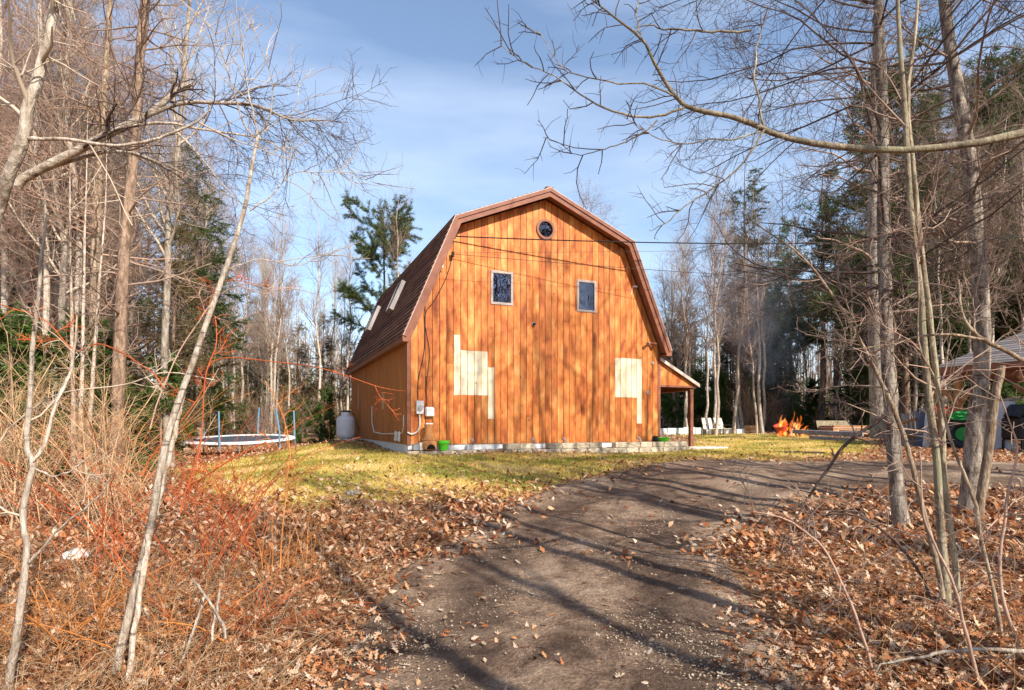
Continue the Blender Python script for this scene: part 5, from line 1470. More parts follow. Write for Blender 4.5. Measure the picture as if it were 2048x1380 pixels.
custom('bare_maple', 'thick pale trunked bare tree at right in front of the pavilion', 'tree',
       [[(1932, 1062, 7.6, .25), (1941, 1000, 7.6, .19), (1952, 850, 7.6, .165), (1965, 700, 7.6, .15), (1955, 500, 7.6, .14), (1935, 300, 7.6, .125), (1905, 120, 7.6, .11), (1888, 0, 7.6, .10), (1868, -250, 7.6, .07), (1860, -560, 7.6, .02)]],
       'bark_grey', 'twig_brown', [dict(bigcrown[0], n=34, t0=0.45), dict(bigcrown[1], n=320), dict(bigcrown[2], n=1800), dict(bigcrown[3], n=2500)], 12, 14)
custom('broken_sapling', 'snapped leaning sapling stub against the thick right tree', 'sapling',
       [[(1952, 1050, 7.2, .055), (1968, 960, 7.2, .052), (1980, 870, 7.2, .05), (1991, 790, 7.2, .045), (2003, 732, 7.2, .042)]], 'bark_tan', 'twig_brown', None, 13, 10)
custom('twin_stem_sapling', 'mossy twin stemmed sapling in the right foreground leaves', 'sapling',
       [[(1900, 1285, 4.5, .060), (1892, 1150, 4.5, .050), (1880, 1020, 4.5, .046), (1872, 900, 4.5, .043), (1858, 800, 4.5, .041), (1846, 680, 4.5, .039), (1838, 560, 4.5, .036), (1822, 420, 4.5, .033), (1812, 250, 4.5, .029), (1800, 90, 4.5, .025), (1790, -120, 4.5, .018)],
        [(1918, 1280, 4.55, .045), (1912, 1160, 4.55, .038), (1898, 1040, 4.55, .036), (1887, 930, 4.55, .034), (1884, 860, 4.55, .033), (1872, 760, 4.5, .032), (1860, 640, 4.5, .031), (1842, 500, 4.5, .030), (1832, 380, 4.5, .026), (1815, 200, 4.5, .023), (1830, 80, 4.5, .018), (1845, -120, 4.5, .01)]],
       'bark_mossy', 'twig_brown', twigs(18), 14, 10)
custom('thin_reddish_sapling', 'thin reddish sapling leaning left in the right foreground', 'sapling',
       [[(2020, 1379, 3.9, .015), (1996, 1230, 3.9, .0135), (1962, 1080, 3.9, .012), (1948, 1000, 3.9, .011), (1904, 890, 3.9, .009), (1872, 770, 3.9, .008), (1838, 690, 3.9, .006), (1836, 560, 3.9, .004), (1826, 450, 3.9, .002)]],
       'bark_tan', 'twig_red', twigs(10, 0.8), 15, 8)
custom('dark_leaning_branch', 'dark bare branch leaning across the right tree trunk', 'branch',
       [[(1560, 1090, 5.2, .006), (1640, 960, 5.1, .012), (1700, 880, 5.0, .015), (1775, 830, 4.9, .017)], ], 'twig_dark', 'twig_dark', twigs(5, 0.6), 16, 8)
custom('arching_sapling', 'long arching bare sapling crossing in front of the pavilion', 'sapling',
       [[(1885, 1180, 4.4, .020), (1850, 1030, 4.4, .018), (1815, 900, 4.4, .017), (1775, 790, 4.4, .016), (1730, 700, 4.4, .014), (1670, 600, 4.4, .011), (1600, 510, 4.4, .008), (1500, 440, 4.4, .004)]],
       'bark_tan', 'twig_brown', twigs(10, 0.8), 17, 8)
custom('drooping_sapling', 'thin bare sapling curving from the right edge across the pavilion roof', 'sapling',
       [[(2130, 1250, 4.0, .022), (2150, 1000, 4.0, .020), (2120, 790, 4.0, .018), (2048, 722, 4.0, .016), (1970, 680, 4.0, .014), (1930, 640, 4.0, .011), (1915, 560, 4.0, .007)],],
       'bark_tan', 'twig_brown', twigs(9, 0.7), 18, 8,
       limbs=[[(1970, 680, 4.0, .009), (1870, 668, 4.0, .008), (1770, 690, 4.0, .005), (1690, 700, 4.0, .003)]])
for k, (pts, lab) in enumerate((
    ([(1745, 1330, 3.6, .010), (1690, 1180, 3.6, .009), (1640, 1090, 3.6, .007), (1560, 1035, 3.6, .005), (1480, 1020, 3.7, .003)], 'low bare shoot arching left over the driveway edge'),
    ([(1860, 1180, 4.6, .013), (1800, 1090, 4.7, .011), (1720, 1035, 4.8, .009), (1640, 1030, 4.9, .006), (1560, 1060, 5.0, .003)], 'dark low branch bowed over the leaves below the beech'),
    ([(1960, 1379, 3.3, .012), (1930, 1260, 3.3, .010), (1900, 1150, 3.3, .008), (1850, 1040, 3.3, .006), (1840, 900, 3.3, .003)], 'red tinged shoot rising beside the twin stems'),
    ([(2040, 1300, 3.6, .012), (2000, 1180, 3.6, .011), (2010, 1020, 3.6, .009), (2035, 900, 3.6, .006), (2000, 790, 3.6, .003)], 'pale thin shoot near the right edge of the picture'))):
    custom('bare_shoot', lab, 'shoot', [pts], 'twig_red' if k != 1 else 'twig_dark', 'twig_brown', twigs(7, 0.55), 30 + k, 6)
custom('fallen_log', 'mossy rotten log lying in the leaves at lower right', 'log', [[(1838, 1262, 4.4, .045), (1900, 1275, 4.35, .055), (1980, 1300, 4.25, .05), (2060, 1320, 4.15, .05)]], 'bark_mossy', 'twig_brown', None, 19, 10)
custom('fallen_pole', 'long pale fallen pole lying near the bottom right corner', 'branch', [[(1750, 1330, 3.5, .008), (1850, 1310, 3.5, .014), (1950, 1300, 3.5, .018), (2070, 1302, 3.5, .02)]], 'bark_slim', 'twig_brown', None, 20, 8, wob=0.006)
custom('shaggy_trunk_tree', 'shaggy barked old tree behind the beech at the lawn edge', 'tree',
       [[(1762, 872, 20.5, .34), (1757, 780, 20.5, .27), (1750, 600, 20.5, .24), (1748, 400, 20.5, .2), (1752, 150, 20.5, .15), (1755, -60, 20.5, .05)]], 'bark_slim', 'twig_brown', [dict(bigcrown[0], n=24, length=(2, 4.5)), dict(bigcrown[1], n=180), dict(bigcrown[2], n=700)], 21, 12)
# the long limb that reaches in from the right belongs to a tree just outside the frame
offtree = custom('overhanging_maple', 'bare maple whose long mossy limb reaches in from the right edge', 'tree',
       [[(2230, 1420, 3.3, .13), (2225, 1100, 3.3, .11), (2220, 700, 3.3, .10), (2215, 300, 3.3, .09), (2205, -200, 3.3, .075), (2200, -900, 3.3, .05), (2190, -1600, 3.3, .02)]],
       'bark_mossy', 'twig_dark', None, 22, 12,
       limbs=[[(2216, 215, 3.3, .036), (2130, 245, 3.25, .033), (2048, 264, 3.2, .031), (1900, 292, 3.2, .028), (1760, 299, 3.2, .026), (1650, 290, 3.2, .024), (1560, 272, 3.2, .022), (1480, 242, 3.2, .020), (1400, 225, 3.2, .018), (1365, 205, 3.2, .016), (1325, 150, 3.2, .013), (1290, 85, 3.2, .011), (1240, 45, 3.2, .008), (1180, -5, 3.2, .005)],
              [(1372, 212, 3.2, .010), (1315, 236, 3.2, .009), (1240, 226, 3.2, .008), (1170, 195, 3.2, .006), (1100, 145, 3.2, .004), (1040, 120, 3.2, .0035), (1004, 88, 3.2, .002)],
              [(1360, 200, 3.2, .007), (1300, 170, 3.2, .006), (1230, 165, 3.2, .005), (1140, 148, 3.2, .004), (1105, 115, 3.2, .003), (1082, 70, 3.2, .0028), (1038, 52, 3.2, .002)],
              [(1315, 236, 3.2, .006), (1260, 282, 3.2, .005), (1210, 298, 3.2, .004), (1155, 308, 3.2, .003), (1110, 282, 3.2, .0025), (1084, 278, 3.2, .002)],
              [(1530, 262, 3.2, .007), (1470, 278, 3.2, .006), (1400, 284, 3.2, .005), (1330, 280, 3.2, .004), (1290, 262, 3.2, .003), (1250, 236, 3.2, .002)],
              [(1530, 262, 3.2, .009), (1480, 330, 3.2, .007), (1430, 372, 3.2, .006), (1370, 410, 3.2, .005), (1330, 445, 3.2, .004), (1298, 460, 3.2, .002)],
              [(1528, 252, 3.2, .009), (1515, 190, 3.2, .008), (1508, 130, 3.2, .007), (1520, 80, 3.2, .005), (1535, 10, 3.2, .003)],
              [(1505, 62, 3.2, .008), (1400, 60, 3.2, .008), (1340, 58, 3.2, .006), (1270, 52, 3.2, .004)],
              [(1280, 75, 3.2, .006), (1275, 30, 3.2, .005), (1280, -20, 3.2, .004)]], wob=0.009)
rng = np.random.default_rng(23)
lim = [np.array([v.co[:] for v in ch.data.vertices]) for ch in offtree.children if ch.name.startswith('limb')]
Pl = []
for ch in offtree.children:
    if ch.name.startswith('limb'):
        co = np.empty(len(ch.data.vertices) * 3, np.float32); ch.data.vertices.foreach_get('co', co)
        Pl.append(co.reshape(26, 8, 3).mean(1))
Pl = np.array(Pl); lv = [spawn(rng, Pl, np.full(Pl.shape[:2], 0.006), 110, 0.3, 1.0, (35, 75), (0.10, 0.38), 5, 0.55, -0.2, 0.18, 0.0017, 1.0, 0.5, 0.3)]
lv.append(spawn(rng, *lv[0], 260, 0.2, 1.0, (35, 75), (0.03, 0.14), 3, 0.7, 0, 0.2, 0.0013, 1.0, 0.5, 0.2))
link('twigs', crown_mesh('twigs', lv, 'twig_dark', (4, 3)), offtree)['kind'] = 'stuff'
# trees outside the frame on the right and behind the camera, whose shadows cross the drive and the wall
for k, (x, y, key, s) in enumerate(((8.0, 6.2, 'pole0', 1.0), (9.4, 7.4, 'hard0', 0.95), (6.3, 5.2, 'pole2', 1.0), (9.6, 3.0, 'pole1', 1.05), (13.0, 6.0, 'pole2', 1.1), (7.6, 1.9, 'pole2', 0.9), (7.0, 3.0, 'pole1', 1.0), (5.2, 0.6, 'pole2', 0.9), (10.6, 4.8, 'pole2', 1.0), (4.3, -2.0, 'pole0', 0.9), (8.6, 0.8, 'pole0', 1.1), (6.3, -3.2, 'pole1', 1.0), (11.8, 7.6, 'pole0', 1.1))):
    plant(key, 'roadside_bare_tree', 'bare tree beside the drive outside the right edge', 'tree', (x, y, h1(x, y)), s, 0.7 * k, 'bare trees outside the frame')

for k, (x, y, key, s) in enumerate(((20, -21, 'hard0', 1.1), (23, -17, 'pine1', 1.2), (26, -14, 'hard1', 1.2), (29, -9, 'pine0', 1.2), (31, -5, 'hard2', 1.2), (34, -1, 'pine1', 1.3), (28, -20, 'hem0', 1.3), (33, -13, 'pine0', 1.4), (24, -24, 'hard2', 1.2), (37, -6, 'hem1', 1.4))):
    plant(key, 'opposite_tree', 'tree standing across the road behind the photographer', 'tree', (x, y, h1(x, y)), s, 1.1 * k, 'trees across the road')
# left foreground
custom('leaning_birch', 'slender white birch leaning right in the left foreground', 'birch',
       [[(222, 1372, 3.45, .050), (262, 1210, 3.5, .047), (300, 1060, 3.6, .045), (322, 930, 3.7, .042), (352, 820, 3.8, .040), (398, 690, 4.0, .038), (440, 570, 4.2, .036), (470, 480, 4.4, .033), (494, 400, 4.6, .030), (505, 320, 4.8, .026), (516, 275, 4.9, .022)],
        [(252, 1379, 3.40, .034), (272, 1240, 3.45, .033), (290, 1130, 3.5, .032), (298, 1070, 3.58, .03)],
        [(310, 1030, 3.65, .032), (335, 930, 3.75, .030), (352, 850, 3.85, .028), (375, 760, 3.95, .02)]],
       'bark_birch', 'twig_pale', None, 51, 12,
       limbs=[[(516, 278, 4.9, .016), (490, 250, 4.9, .014), (470, 190, 4.9, .012), (452, 130, 4.9, .010), (430, 70, 4.9, .008), (408, -10, 4.9, .006)],
              [(516, 275, 4.9, .016), (510, 240, 4.9, .013), (496, 180, 4.9, .011), (486, 110, 4.9, .009), (478, 50, 4.9, .006)],
              [(520, 268, 4.9, .014), (540, 230, 4.9, .012), (545, 180, 4.9, .010), (538, 140, 4.9, .008), (515, 80, 4.9, .006), (500, 30, 4.9, .004)],
              [(530, 262, 4.9, .009), (560, 238, 4.9, .007), (590, 215, 4.9, .006), (600, 170, 4.9, .004), (612, 150, 4.9, .003)],
              [(500, 420, 4.6, .012), (540, 395, 4.6, .010), (580, 350, 4.6, .008), (640, 343, 4.6, .006), (700, 350, 4.6, .004), (785, 380, 4.6, .002)],
              [(452, 540, 4.3, .010), (520, 520, 4.3, .008), (600, 530, 4.3, .006), (650, 500, 4.3, .004)]])
rng = np.random.default_rng(24)
lb = [c for c in bpy.data.objects if c.name.startswith('leaning_birch')][0]
Pl = []
for ch in lb.children:
    if ch.name.startswith('limb'):
        co = np.empty(len(ch.data.vertices) * 3, np.float32); ch.data.vertices.foreach_get('co', co); Pl.append(co.reshape(26, 8, 3).mean(1))
Pl = np.array(Pl); lv = [spawn(rng, Pl, np.full(Pl.shape[:2], 0.006), 60, 0.3, 1.0, (30, 65), (0.25, 0.7), 6, 0.6, 0.1, 0.16, 0.0022, 1.0, 0.5, 0.3)]
lv.append(spawn(rng, *lv[0], 200, 0.2, 1.0, (30, 70), (0.08, 0.25), 4, 0.7, 0, 0.2, 0.0016, 1.0, 0.5, 0.2))
link('twigs', crown_mesh('twigs', lv, 'twig_pale', (4, 3)), lb)['kind'] = 'stuff'
custom('broken_birch_limb', 'broken white birch limb hanging diagonally at upper left', 'branch',
       [[(34, 363, 7.0, .066), (80, 340, 7.0, .066), (130, 315, 7.0, .062), (200, 278, 7.0, .058), (270, 243, 7.0, .05), (320, 212, 7.0, .042), (355, 180, 7.0, .036), (386, 168, 7.0, .025)]], 'bark_birch', 'twig_dark', seed=52, sides=12,
       limbs=[[(300, 228, 7.0, .030), (360, 208, 7.0, .026), (440, 206, 7.0, .024), (510, 210, 7.0, .022), (580, 238, 7.0, .016), (640, 240, 7.0, .010), (700, 246, 7.0, .005)],
              [(240, 258, 7.0, .022), (330, 245, 7.0, .02), (400, 258, 7.0, .018), (470, 268, 7.0, .014), (530, 280, 7.0, .01), (600, 320, 7.0, .005)],
              [(70, 345, 7.1, .03), (180, 310, 7.1, .026), (260, 305, 7.1, .02), (330, 330, 7.1, .016), (400, 360, 7.1, .010), (470, 400, 7.1, .005)],
              [(345, 255, 7.0, .014), (390, 300, 7.0, .012), (430, 350, 7.0, .01), (480, 410, 7.0, .006)]],
       spec=[S(60, 0.3, 1.0, (30, 65), (0.5, 1.4), 7, 0.45, -0.45, 0.12, 0.004, 0.3), S(420, 0.1, 1.0, (30, 65), (0.25, 0.7), 5, 0.55, -0.4, 0.15, 0.0028, 0.3), S(1500, 0.1, 1.0, (30, 65), (0.06, 0.2), 3, 0.7, -0.2, 0.2, 0.0024, 0.1)])
custom('near_grey_stem', 'blurred pale grey stem nearest the camera at upper left', 'sapling',
       [[(-60, 1379, 2.9, .040), (-70, 1000, 2.85, .038), (-60, 700, 2.8, .036), (-20, 470, 2.7, .033), (12, 370, 2.65, .032), (45, 275, 2.6, .030), (58, 210, 2.6, .029), (85, 130, 2.6, .027), (104, 40, 2.6, .025), (118, -60, 2.6, .02)]],
       'bark_pale', 'twig_pale', twigs(8, 0.6), 53, 12,
       limbs=[[(48, 278, 2.6, .012), (100, 280, 2.6, .010), (180, 284, 2.6, .009), (260, 290, 2.6, .008), (330, 275, 2.6, .007), (390, 245, 2.6, .006), (424, 218, 2.6, .003)]])
custom('forked_sapling', 'pale forked sapling rising along the left picture edge', 'sapling',
       [[(14, 1379, 3.25, .026), (30, 1290, 3.25, .025), (44, 1190, 3.25, .024), (56, 1100, 3.3, .022), (44, 1030, 3.3, .021), (58, 960, 3.3, .020), (68, 925, 3.3, .019), (54, 888, 3.3, .017), (60, 800, 3.3, .016), (66, 690, 3.3, .015), (78, 590, 3.3, .013), (82, 520, 3.3, .011), (92, 450, 3.3, .008), (88, 380, 3.3, .004)]],
       'bark_pale', 'twig_pale', twigs(6, 0.45), 54, 10,
       limbs=[[(68, 925, 3.3, .014), (90, 890, 3.3, .012), (105, 820, 3.3, .011), (135, 760, 3.3, .010), (150, 700, 3.3, .008), (155, 620, 3.3, .005)],
              [(58, 1125, 3.28, .010), (90, 1090, 3.28, .009), (130, 1045, 3.28, .008), (190, 1000, 3.28, .006), (230, 950, 3.28, .003)],
              [(70, 940, 3.3, .007), (110, 950, 3.3, .006), (150, 935, 3.3, .006), (200, 895, 3.3, .004)]])
custom('brown_pine_trunk', 'straight reddish brown pine trunk at left edge of the clearing', 'pine',
       [[(232, 938, 12, .22), (234, 860, 12, .155), (240, 700, 12, .145), (248, 500, 12, .135), (268, 300, 12, .12), (280, 120, 12, .11), (290, 0, 12, .10), (300, -250, 12, .05)]], 'bark_pine', 'twig_brown', [dict(bigcrown[0], n=40, t0=0.25, length=(1.0, 2.6)), dict(bigcrown[1], n=260), dict(bigcrown[2], n=1500)], 55, 12)
custom('tan_bare_trunk', 'tan trunked bare tree between the pine trunk and left edge', 'tree',
       [[(165, 945, 13, .2), (175, 850, 13, .15), (188, 650, 13, .14), (192, 470, 13, .13), (200, 300, 13, .11), (215, 100, 13, .09), (225, -120, 13, .03)]], 'bark_tan', 'twig_red', [dict(bigcrown[0], n=40, t0=0.35), dict(bigcrown[1], n=300), dict(bigcrown[2], n=1600), dict(bigcrown[3], n=1800)], 56, 12)
for k, (p0, p1, lab) in enumerate((((148, 940), (140, 400), 'left stem of the pale birch group'), ((160, 938), (172, 380), 'middle stem of the pale birch group'), ((172, 935), (210, 420), 'right stem of the pale birch group'))):
    custom('young_birch', lab + ' near the pine trunk', 'birch', [[(*p0, 11, .045), ((p0[0] * 2 + p1[0]) / 3, (p0[1] * 2 + p1[1]) / 3, 11, .034), ((p0[0] + 2 * p1[0]) / 3, (p0[1] + 2 * p1[1]) / 3, 11, .024), (*p1, 11, .012), (p1[0] + 4, p1[1] - 160, 11, .004)]], 'bark_birch', 'twig_brown', twigs(12), 57 + k, 8, group='young birches by the pine trunk')
for k, (pts, lab) in enumerate((([(409, 1195), (396, 1235), (372, 1300), (358, 1338)], 'crooked grey dead stick standing in the brush'), ([(441, 1178), (434, 1220), (424, 1262)], 'short dark dead stick beside the crooked one'), ([(388, 1158), (420, 1205), (452, 1258)], 'tan broken stick leaning across the brush'))):
    custom('dead_stick', lab, 'stick', [[(x, y, 3.6 + 0.05 * i, .014) for i, (x, y) in enumerate(pts[::-1])]], 'bark_slim', 'twig_pale', None, 70 + k, 7)

# red stemmed brush
def cane_bush(label, px, py, H, n, mat, spread, seed, lean=0.0, tw=3):
    rng = np.random.default_rng(seed); x, y = gp(px, py); z = h1(x, y)
    o = thing('red_stemmed_bush', label, 'bush', (x, y, z), 0, 'red stemmed thorn bushes on the left')
    K = 10; P = np.zeros((n, K, 3)); P[:, 0, :2] = rng.normal(size=(n, 2)) * 0.16; P[:, 0, 2] = -0.05
    a = rng.uniform(0, 6.28, n); d = unit(np.c_[np.cos(a) * spread + lean, np.sin(a) * spread, np.ones(n)]); out = np.c_[np.cos(a), np.sin(a), np.zeros(n)]
    ln = rng.uniform(0.45, 1.0, n) * H / (K - 1)
    for k in range(1, K):
        d = unit(d + out * rng.uniform(0.0, 0.14, n)[:, None] + np.array([0, 0, -0.05]) * rng.random(n)[:, None] * k / 3 + rng.normal(size=(n, 3)) * 0.07); P[:, k] = P[:, k - 1] + d * ln[:, None]
    Rad = rng.uniform(0.0022, 0.006, n)[:, None] * np.linspace(1, 0.4, K)
    b = spawn(rng, P, Rad, n * tw, 0.15, 1.0, (30, 70), (0.12, 0.5), 5, 0.6, 0.05, 0.15, 0.0016, 1.0, 0.4, 0.3)
    c = spawn(rng, *b, n * tw * 2, 0.15, 1.0, (35, 75), (0.04, 0.16), 3, 0.7, 0, 0.2, 0.0013, 1.0, 0.4, 0.2)
    for q in range(n):
        m = NP(); m.tubes(P[q:q + 1], Rad[q:q + 1], 5); link('cane', m.mesh('cane', mat, True), o)
    m = NP(); m.tubes(*b, 3); m.tubes(*c, 3); link('twigs', m.mesh('twigs', mat, True), o)['kind'] = 'stuff'
for k, (lab, px, py, H, n, mat, sp, ln) in enumerate((
    ('tall red stemmed bush right of the leaning birch', 470, 1120, 2.2, 24, 'cane_red', 0.30, 0.0),
    ('red stemmed bush close behind the leaning birch base', 370, 1180, 2.2, 20, 'cane_red', 0.35, 0.0),
    ('orange stemmed bush at the right end of the brush', 560, 1160, 1.15, 22, 'cane_orange', 0.3, 0.1),
    ('red thorn bush between sapling and leaning birch', 190, 1150, 2.4, 18, 'cane_red', 0.4, 0.1),
    ('orange thorn bush at the lower left corner', 90, 1300, 1.2, 26, 'cane_orange', 0.5, 0.1),
    ('tangled red bush at the far left by the pale rock', 60, 1060, 2.7, 20, 'cane_red', 0.5, 0.15),
    ('orange stemmed bush behind the pale rock', 230, 1020, 2.7, 20, 'cane_orange', 0.45, 0.0),
    ('red brush on the slope below the trampoline', 400, 990, 2.4, 20, 'cane_red', 0.45, 0.0),
    ('low orange twiggy bush at the bottom beside the birch', 330, 1300, 0.9, 22, 'cane_orange', 0.6, 0.0),
    ('low red twiggy bush at the bottom right of the brush', 500, 1270, 0.8, 22, 'cane_red', 0.7, 0.0))):
    cane_bush(lab, px, py, H, n, mat, sp, 100 + k, ln)
# long arching canes
for k, (pts, mt, lab) in enumerate((
    ([(360, 1010), (400, 900), (410, 760), (432, 690), (430, 640), (420, 600), (455, 560), (540, 575)], 'cane_red', 'dark red cane standing up left of the trampoline'),
    ([(285, 935), (330, 880), (400, 790), (430, 720), (560, 725), (660, 740), (760, 775), (812, 782)], 'cane_red', 'long red cane arching right across the barn side'),
    ([(300, 840), (350, 720), (400, 640), (440, 590), (490, 568), (540, 582), (580, 575), (640, 590)], 'twig_red', 'brown arching cane crossing the white birch stem'),
    ([(330, 760), (210, 690), (150, 700), (90, 640), (20, 615), (-40, 600)], 'cane_red', 'dark red cane sagging across the left wood'),
    ([(560, 1120), (572, 980), (580, 900), (560, 820), (530, 760)], 'cane_orange', 'single orange upright cane right of the red bushes'),
    ([(540, 880), (460, 920), (400, 960), (340, 1010)], 'cane_red', 'slanting red cane in front of the trampoline mat'),
    ([(0, 870), (110, 790), (250, 770), (330, 745), (430, 760)], 'twig_pale', 'pale bent branch crossing the left wood'))):
    dp = 4.3
    custom('arching_cane', lab, 'cane', [[(x, y, dp + 0.04 * i, .0058 - 0.0005 * i) for i, (x, y) in enumerate(pts)]], mt, mt, twigs(6, 0.35), 130 + k, 6, trunk_name='cane', extra_n=30, wob=0.004)

# ------------------------------------------------------------------ ground cover
def sector(n, d0, d1, half=1.1, seed=1, power=1.0):
    rng = np.random.default_rng(seed); u = rng.random(n)
    if power == 1.0: d = d0 * (d1 / d0) ** u
    else: d = (d0 ** power + u * (d1 ** power - d0 ** power)) ** (1 / power)
    x = rng.uniform(-half, half, n) * d
    return x, d, rng
def blur_noise(x, y): return 0.5 + 0.25 * np.sin(x * 1.7 + 2 * np.sin(y * 0.9)) + 0.25 * np.sin(y * 2.1 + 1.5 * np.sin(x * 1.3 + 1))
def leaf_keep(x, y, rng, drive=0.02, lawn=0.05):
    k = np.ones(len(x)); 
    dm = smooth_mask(x, y, DRIVE, 0.42); k *= (1 - dm) ** 1.15 + drive * (0.4 + 1.6 * (blur_noise(x * 2.2, y * 2.2) > 0.55))
    lm = np.clip(smooth_mask(x, y, LAWN, 0.9) * 1.5 - 0.15 + 0.35 * (blur_noise(x * 2.7 + 1, y * 2.7) - 0.5), 0, 1); low = np.clip((11.5 - y) / 4.0, 0, 1) * (0.4 + 1.2 * (blur_noise(x * 3.1, y * 3.1 + 2) > 0.5))
    k *= 1 - lm * (1 - lawn - 0.35 * low)
    k[inpoly(x, y, HOUSE)] = 0
    return rng.random(len(x)) < k
OAK = np.array([(-0.5, 0.0), (-0.36, 0.10), (-0.24, 0.06), (-0.10, 0.24), (0.0, 0.09), (0.16, 0.30), (0.22, 0.10), (0.40, 0.17), (0.52, 0.0), (0.40, -0.15), (0.22, -0.09), (0.14, -0.30), (0.0, -0.10), (-0.12, -0.22), (-0.24, -0.05), (-0.36, -0.09)])
def leaves(x, y, rng, shape, size, lift, tilt, curl):
    n = len(x); m = len(shape); z = hgt(x, y)
    s = rng.uniform(size[0], size[1], n)[:, None]; a = rng.uniform(0, 2 * np.pi, n)
    ca, sa = np.cos(a)[:, None], np.sin(a)[:, None]
    lx = shape[None, :, 0] * s; ly = shape[None, :, 1] * s * rng.uniform(0.8, 1.25, n)[:, None]
    lz = curl * rng.uniform(-0.3, 1.0, n)[:, None] * (np.abs(ly) * 1.4 + lx ** 2 / s * 0.9) + lx * rng.normal(size=n)[:, None] * tilt + ly * rng.normal(size=n)[:, None] * tilt
    lz -= lz.min(1, keepdims=True)
    V = np.stack([x[:, None] + lx * ca - ly * sa, y[:, None] + lx * sa + ly * ca, z[:, None] + lz + (lift[0] + (lift[1] - lift[0]) * rng.random(n))[:, None]], -1)
    return V.reshape(-1, 3), np.arange(n * m).reshape(n, m)
m = NP()
x, y, rng = sector(100000, 1.6, 6.5, 1.05, 201, 1.0); k = leaf_keep(x, y, rng); x, y = x[k], y[k]
V, Fc = leaves(x, y, rng, OAK, (0.03, 0.078), (0.002, 0.045), 0.42, 1.0); m.add(V, Fc, rng.random(len(Fc)))
tag(link('leaf_litter', m.mesh('leaf_litter', 'leaf_litter', False, True)), 'thick carpet of dry oak leaves beside the drive', 'leaves', kind='stuff')
m = NP()
x, y, rng = sector(150000, 6.0, 30, 1.0, 202, 1.0); k = leaf_keep(x, y, rng, 0.018, 0.06); x, y = x[k], y[k]
DIA = np.array([(-0.5, 0.0), (-0.05, 0.26), (0.5, 0.03), (0.0, -0.24)])
V, Fc = leaves(x, y, rng, DIA, (0.05, 0.11), (0.004, 0.04), 0.45, 0.9); m.add(V, Fc, rng.random(len(Fc)))
tag(link('leaf_litter', m.mesh('leaf_litter', 'leaf_litter', False, True)), 'farther leaf carpet on the slopes and wood floor', 'leaves', kind='stuff')
# single leaves on the bare dirt
LM = []
for k in range(6):
    rng = np.random.default_rng(300 + k); sh = OAK * (1 + rng.normal(size=OAK.shape) * 0.08); s = 0.12
    z = s * (np.abs(sh[:, 1]) * rng.uniform(0.3, 0.9) + sh[:, 0] ** 2 * rng.uniform(0.1, 0.6))
    V = np.c_[sh * s, z + 0.004]; V = np.vstack([V, [0, 0, 0.006]])
    Fc = np.array([(i, (i + 1) % 16, 16) for i in range(16)])
    LM.append(mesh_np('fallen_leaf', V, [Fc], 'leaf_pale', False, np.full(16, rng.random())))
n = 0; rl = random.Random(33)
while n < 110:
    d = 2.3 * (9 / 2.3) ** rl.random(); xx = rl.uniform(-0.5, 0.75) * d
    if not inpoly(np.array([xx]), np.array([d]), DRIVE)[0]: continue
    o = link('fallen_leaf', LM[rl.randrange(6)], None, (xx, d, h1(xx, d) + 0.032), rl.uniform(0, 6.28)); s = rl.uniform(0.3, 0.8); o.scale = (s, s, s)
    tag(o, 'single dry leaf lying on the bare dirt driveway', 'leaf', 'single leaves on the driveway'); n += 1
# lawn grass
rng = np.random.default_rng(210); n = 420000
bb0, bb1 = LAWN.min(0), LAWN.max(0)
x = rng.uniform(bb0[0], bb1[0], n); y = rng.uniform(bb0[1], bb1[1], n)
k = (rng.random(n) < smooth_mask(x, y, LAWN, 0.3) * np.clip(13.0 / y, 0, 1) ** 1.5) & ~inpoly(x, y, HOUSE); x, y = x[k], y[k]; n = len(x)
z = hgt(x, y); hh = rng.uniform(0.02, 0.075, n); a = rng.uniform(0, 2 * np.pi, n); w = rng.uniform(0.004, 0.009, n); ln = rng.normal(size=(n, 2)) * 0.04
V = np.stack([np.c_[x + np.cos(a) * w, y + np.sin(a) * w, z], np.c_[x - np.cos(a) * w, y - np.sin(a) * w, z], np.c_[x + ln[:, 0], y + ln[:, 1], z + hh]], 1).reshape(-1, 3)
gr = np.clip(0.20 + 1.05 * (blur_noise(x * 1.3, y * 1.3) - 0.3) + rng.normal(size=n) * 0.2, 0, 1)
m = NP(); m.add(V, np.arange(n * 3).reshape(-1, 3), gr)
tag(link('lawn_grass', m.mesh('lawn_grass', 'grass_blades', False, True)), 'short straw yellow and green grass around the barn', 'grass', kind='stuff')
# dead stalks and twigs on the brushy banks
def stalks(n, d0, d1, x_of, lmin, lmax, seed, name, label, mat, use_r, wid, stand):
    rng = np.random.default_rng(seed); d = d0 * (d1 / d0) ** rng.random(n); x = x_of(rng, d, n); y = d
    k = (smooth_mask(x, y, DRIVE, 0.15) < 0.1) & (smooth_mask(x, y, LAWN, 0.3) < 0.5); x, y = x[k], y[k]; n = len(x)
    K = 5; P = np.zeros((n, K, 3)); P[:, 0] = np.c_[x, y, hgt(x, y)]
    dr = unit(np.c_[rng.normal(size=(n, 2)), np.abs(rng.normal(size=n)) * stand]); ln = rng.uniform(lmin, lmax, n)[:, None] / (K - 1)
    for j in range(1, K):
        dr = unit(dr + rng.normal(size=(n, 3)) * 0.25 + np.array([0, 0, -0.12])); P[:, j] = P[:, j - 1] + dr * ln
        P[:, j, 2] = np.maximum(P[:, j, 2], P[:, 0, 2] + 0.004 + 0.01 * rng.random(n))
    Rad = rng.uniform(0.5, 1.0, n)[:, None] * wid * np.linspace(1, 0.4, K)
    V, Q = tubes(P, Rad, 3); m = NP(); m.add(V, Q, np.repeat(rng.random(n), len(Q) // n))
    tag(link(name, m.mesh(name, mat, True, use_r)), label, 'brush', kind='stuff')
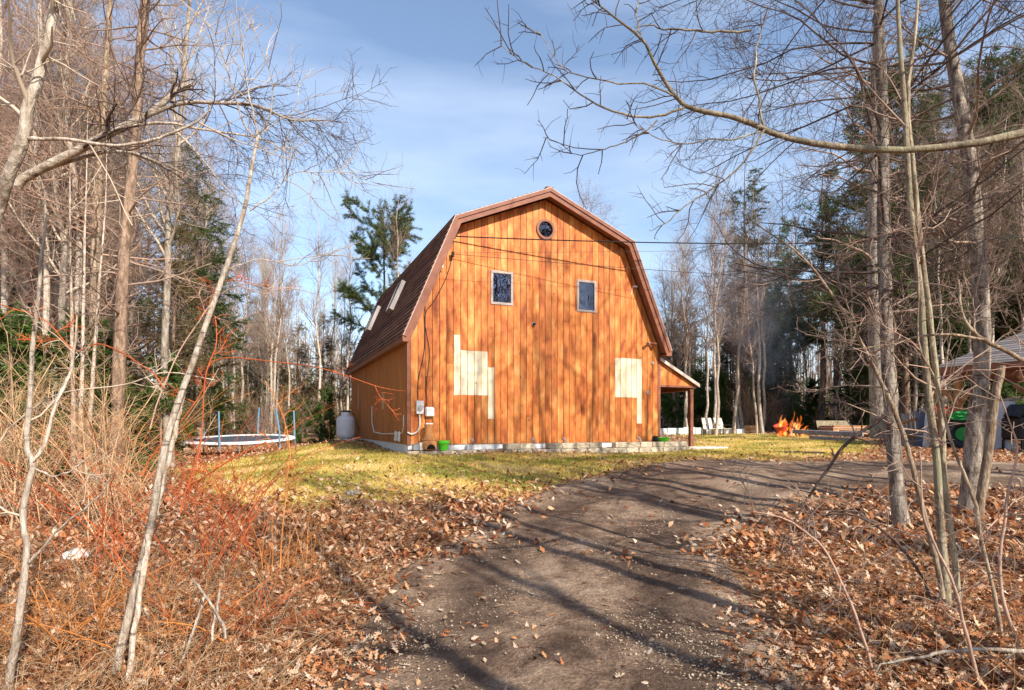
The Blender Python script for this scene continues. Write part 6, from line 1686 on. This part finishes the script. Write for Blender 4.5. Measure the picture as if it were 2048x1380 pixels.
stalks(14000, 2.2, 9, lambda r, d, n: -d * r.uniform(0.12, 1.05, n), 0.15, 0.6, 220, 'dead_stalks', 'tangle of dry stalks and twigs on the left bank', 'dead_stalks', True, 0.0028, 0.8)
stalks(3800, 2.4, 9, lambda r, d, n: d * r.uniform(0.4, 1.1, n), 0.15, 0.7, 221, 'fallen_twigs', 'scattered twigs and dry stems on the right bank', 'dead_stalks', True, 0.003, 0.4)
# wood chips and grit on the drive
rng = np.random.default_rng(230); x, y, rng = sector(110000, 2.0, 14, 0.9, 230); k = inpoly(x, y, DRIVE) & (blur_noise(x * 1.6 + 3, y * 1.6) + rng.normal(size=len(x)) * 0.15 > 0.60); x, y = x[k], y[k]
V, Fc = leaves(x, y, rng, DIA, (0.008, 0.024), (0.024, 0.040), 0.3, 0.3); m = NP(); m.add(V, Fc, rng.random(len(Fc)))
tag(link('wood_chips', m.mesh('wood_chips', 'leaf_pale', False, True)), 'pale chips and leaf crumbs scattered over the drive', 'chips', kind='stuff')
# ------------------------------------------------------------------ smoke over the fire
def smoke():
    m, nt, b = new_mat('smoke_volume')
    for nd in list(nt.nodes):
        if nd.type == 'BSDF_PRINCIPLED': nt.nodes.remove(nd)
    pv = nt.nodes.new('ShaderNodeVolumePrincipled'); pv.inputs['Color'].default_value = (0.62, 0.68, 0.80, 1); pv.inputs['Anisotropy'].default_value = 0.2
    oc = tcoord(nt)
    nz = noise(nt, mapping(nt, oc, (0.9, 0.9, 0.5)), 1.3, 3, 0.6, None, 0.8)
    sx = nt.nodes.new('ShaderNodeSeparateXYZ'); nt.links.new(tcoord(nt, 'Generated'), sx.inputs[0])
    def hump(s):   # 0 at the faces, 1 in the middle
        return math_n(nt, 'MULTIPLY', math_n(nt, 'MULTIPLY', s, math_n(nt, 'SUBTRACT', 1.0, s)), 4.0)
    f = math_n(nt, 'MULTIPLY', math_n(nt, 'MULTIPLY', hump(sx.outputs[0]), hump(sx.outputs[1])), hump(sx.outputs[2]))
    th = ramp(nt, nz, [(0.42, (0, 0, 0)), (0.68, (1, 1, 1))])
    nt.links.new(math_n(nt, 'MULTIPLY', math_n(nt, 'MULTIPLY', th, f), 0.13), pv.inputs['Density'])
    nt.links.new(pv.outputs[0], nt.nodes['Material Output'].inputs['Volume'])
    g = G(); n = 5
    sect = [(0.3, 0.5, 0.0), (0.1, 0.9, 1.5), (-0.6, 1.5, 3.0), (-1.4, 2.1, 5.0), (-2.0, 2.3, 7.0), (-2.2, 1.2, 8.2)]
    g.tube([(x, 0, z) for x, r, z in sect], [r for x, r, z in sect], 16)
    o = g.build('smoke', 'smoke_volume', None, True, loc=(fx[0], fx[1] + 0.6, fx[2] + 0.5))
    tag(o, 'thin blue grey smoke drifting up from the bonfire', 'smoke', kind='stuff')
smoke()
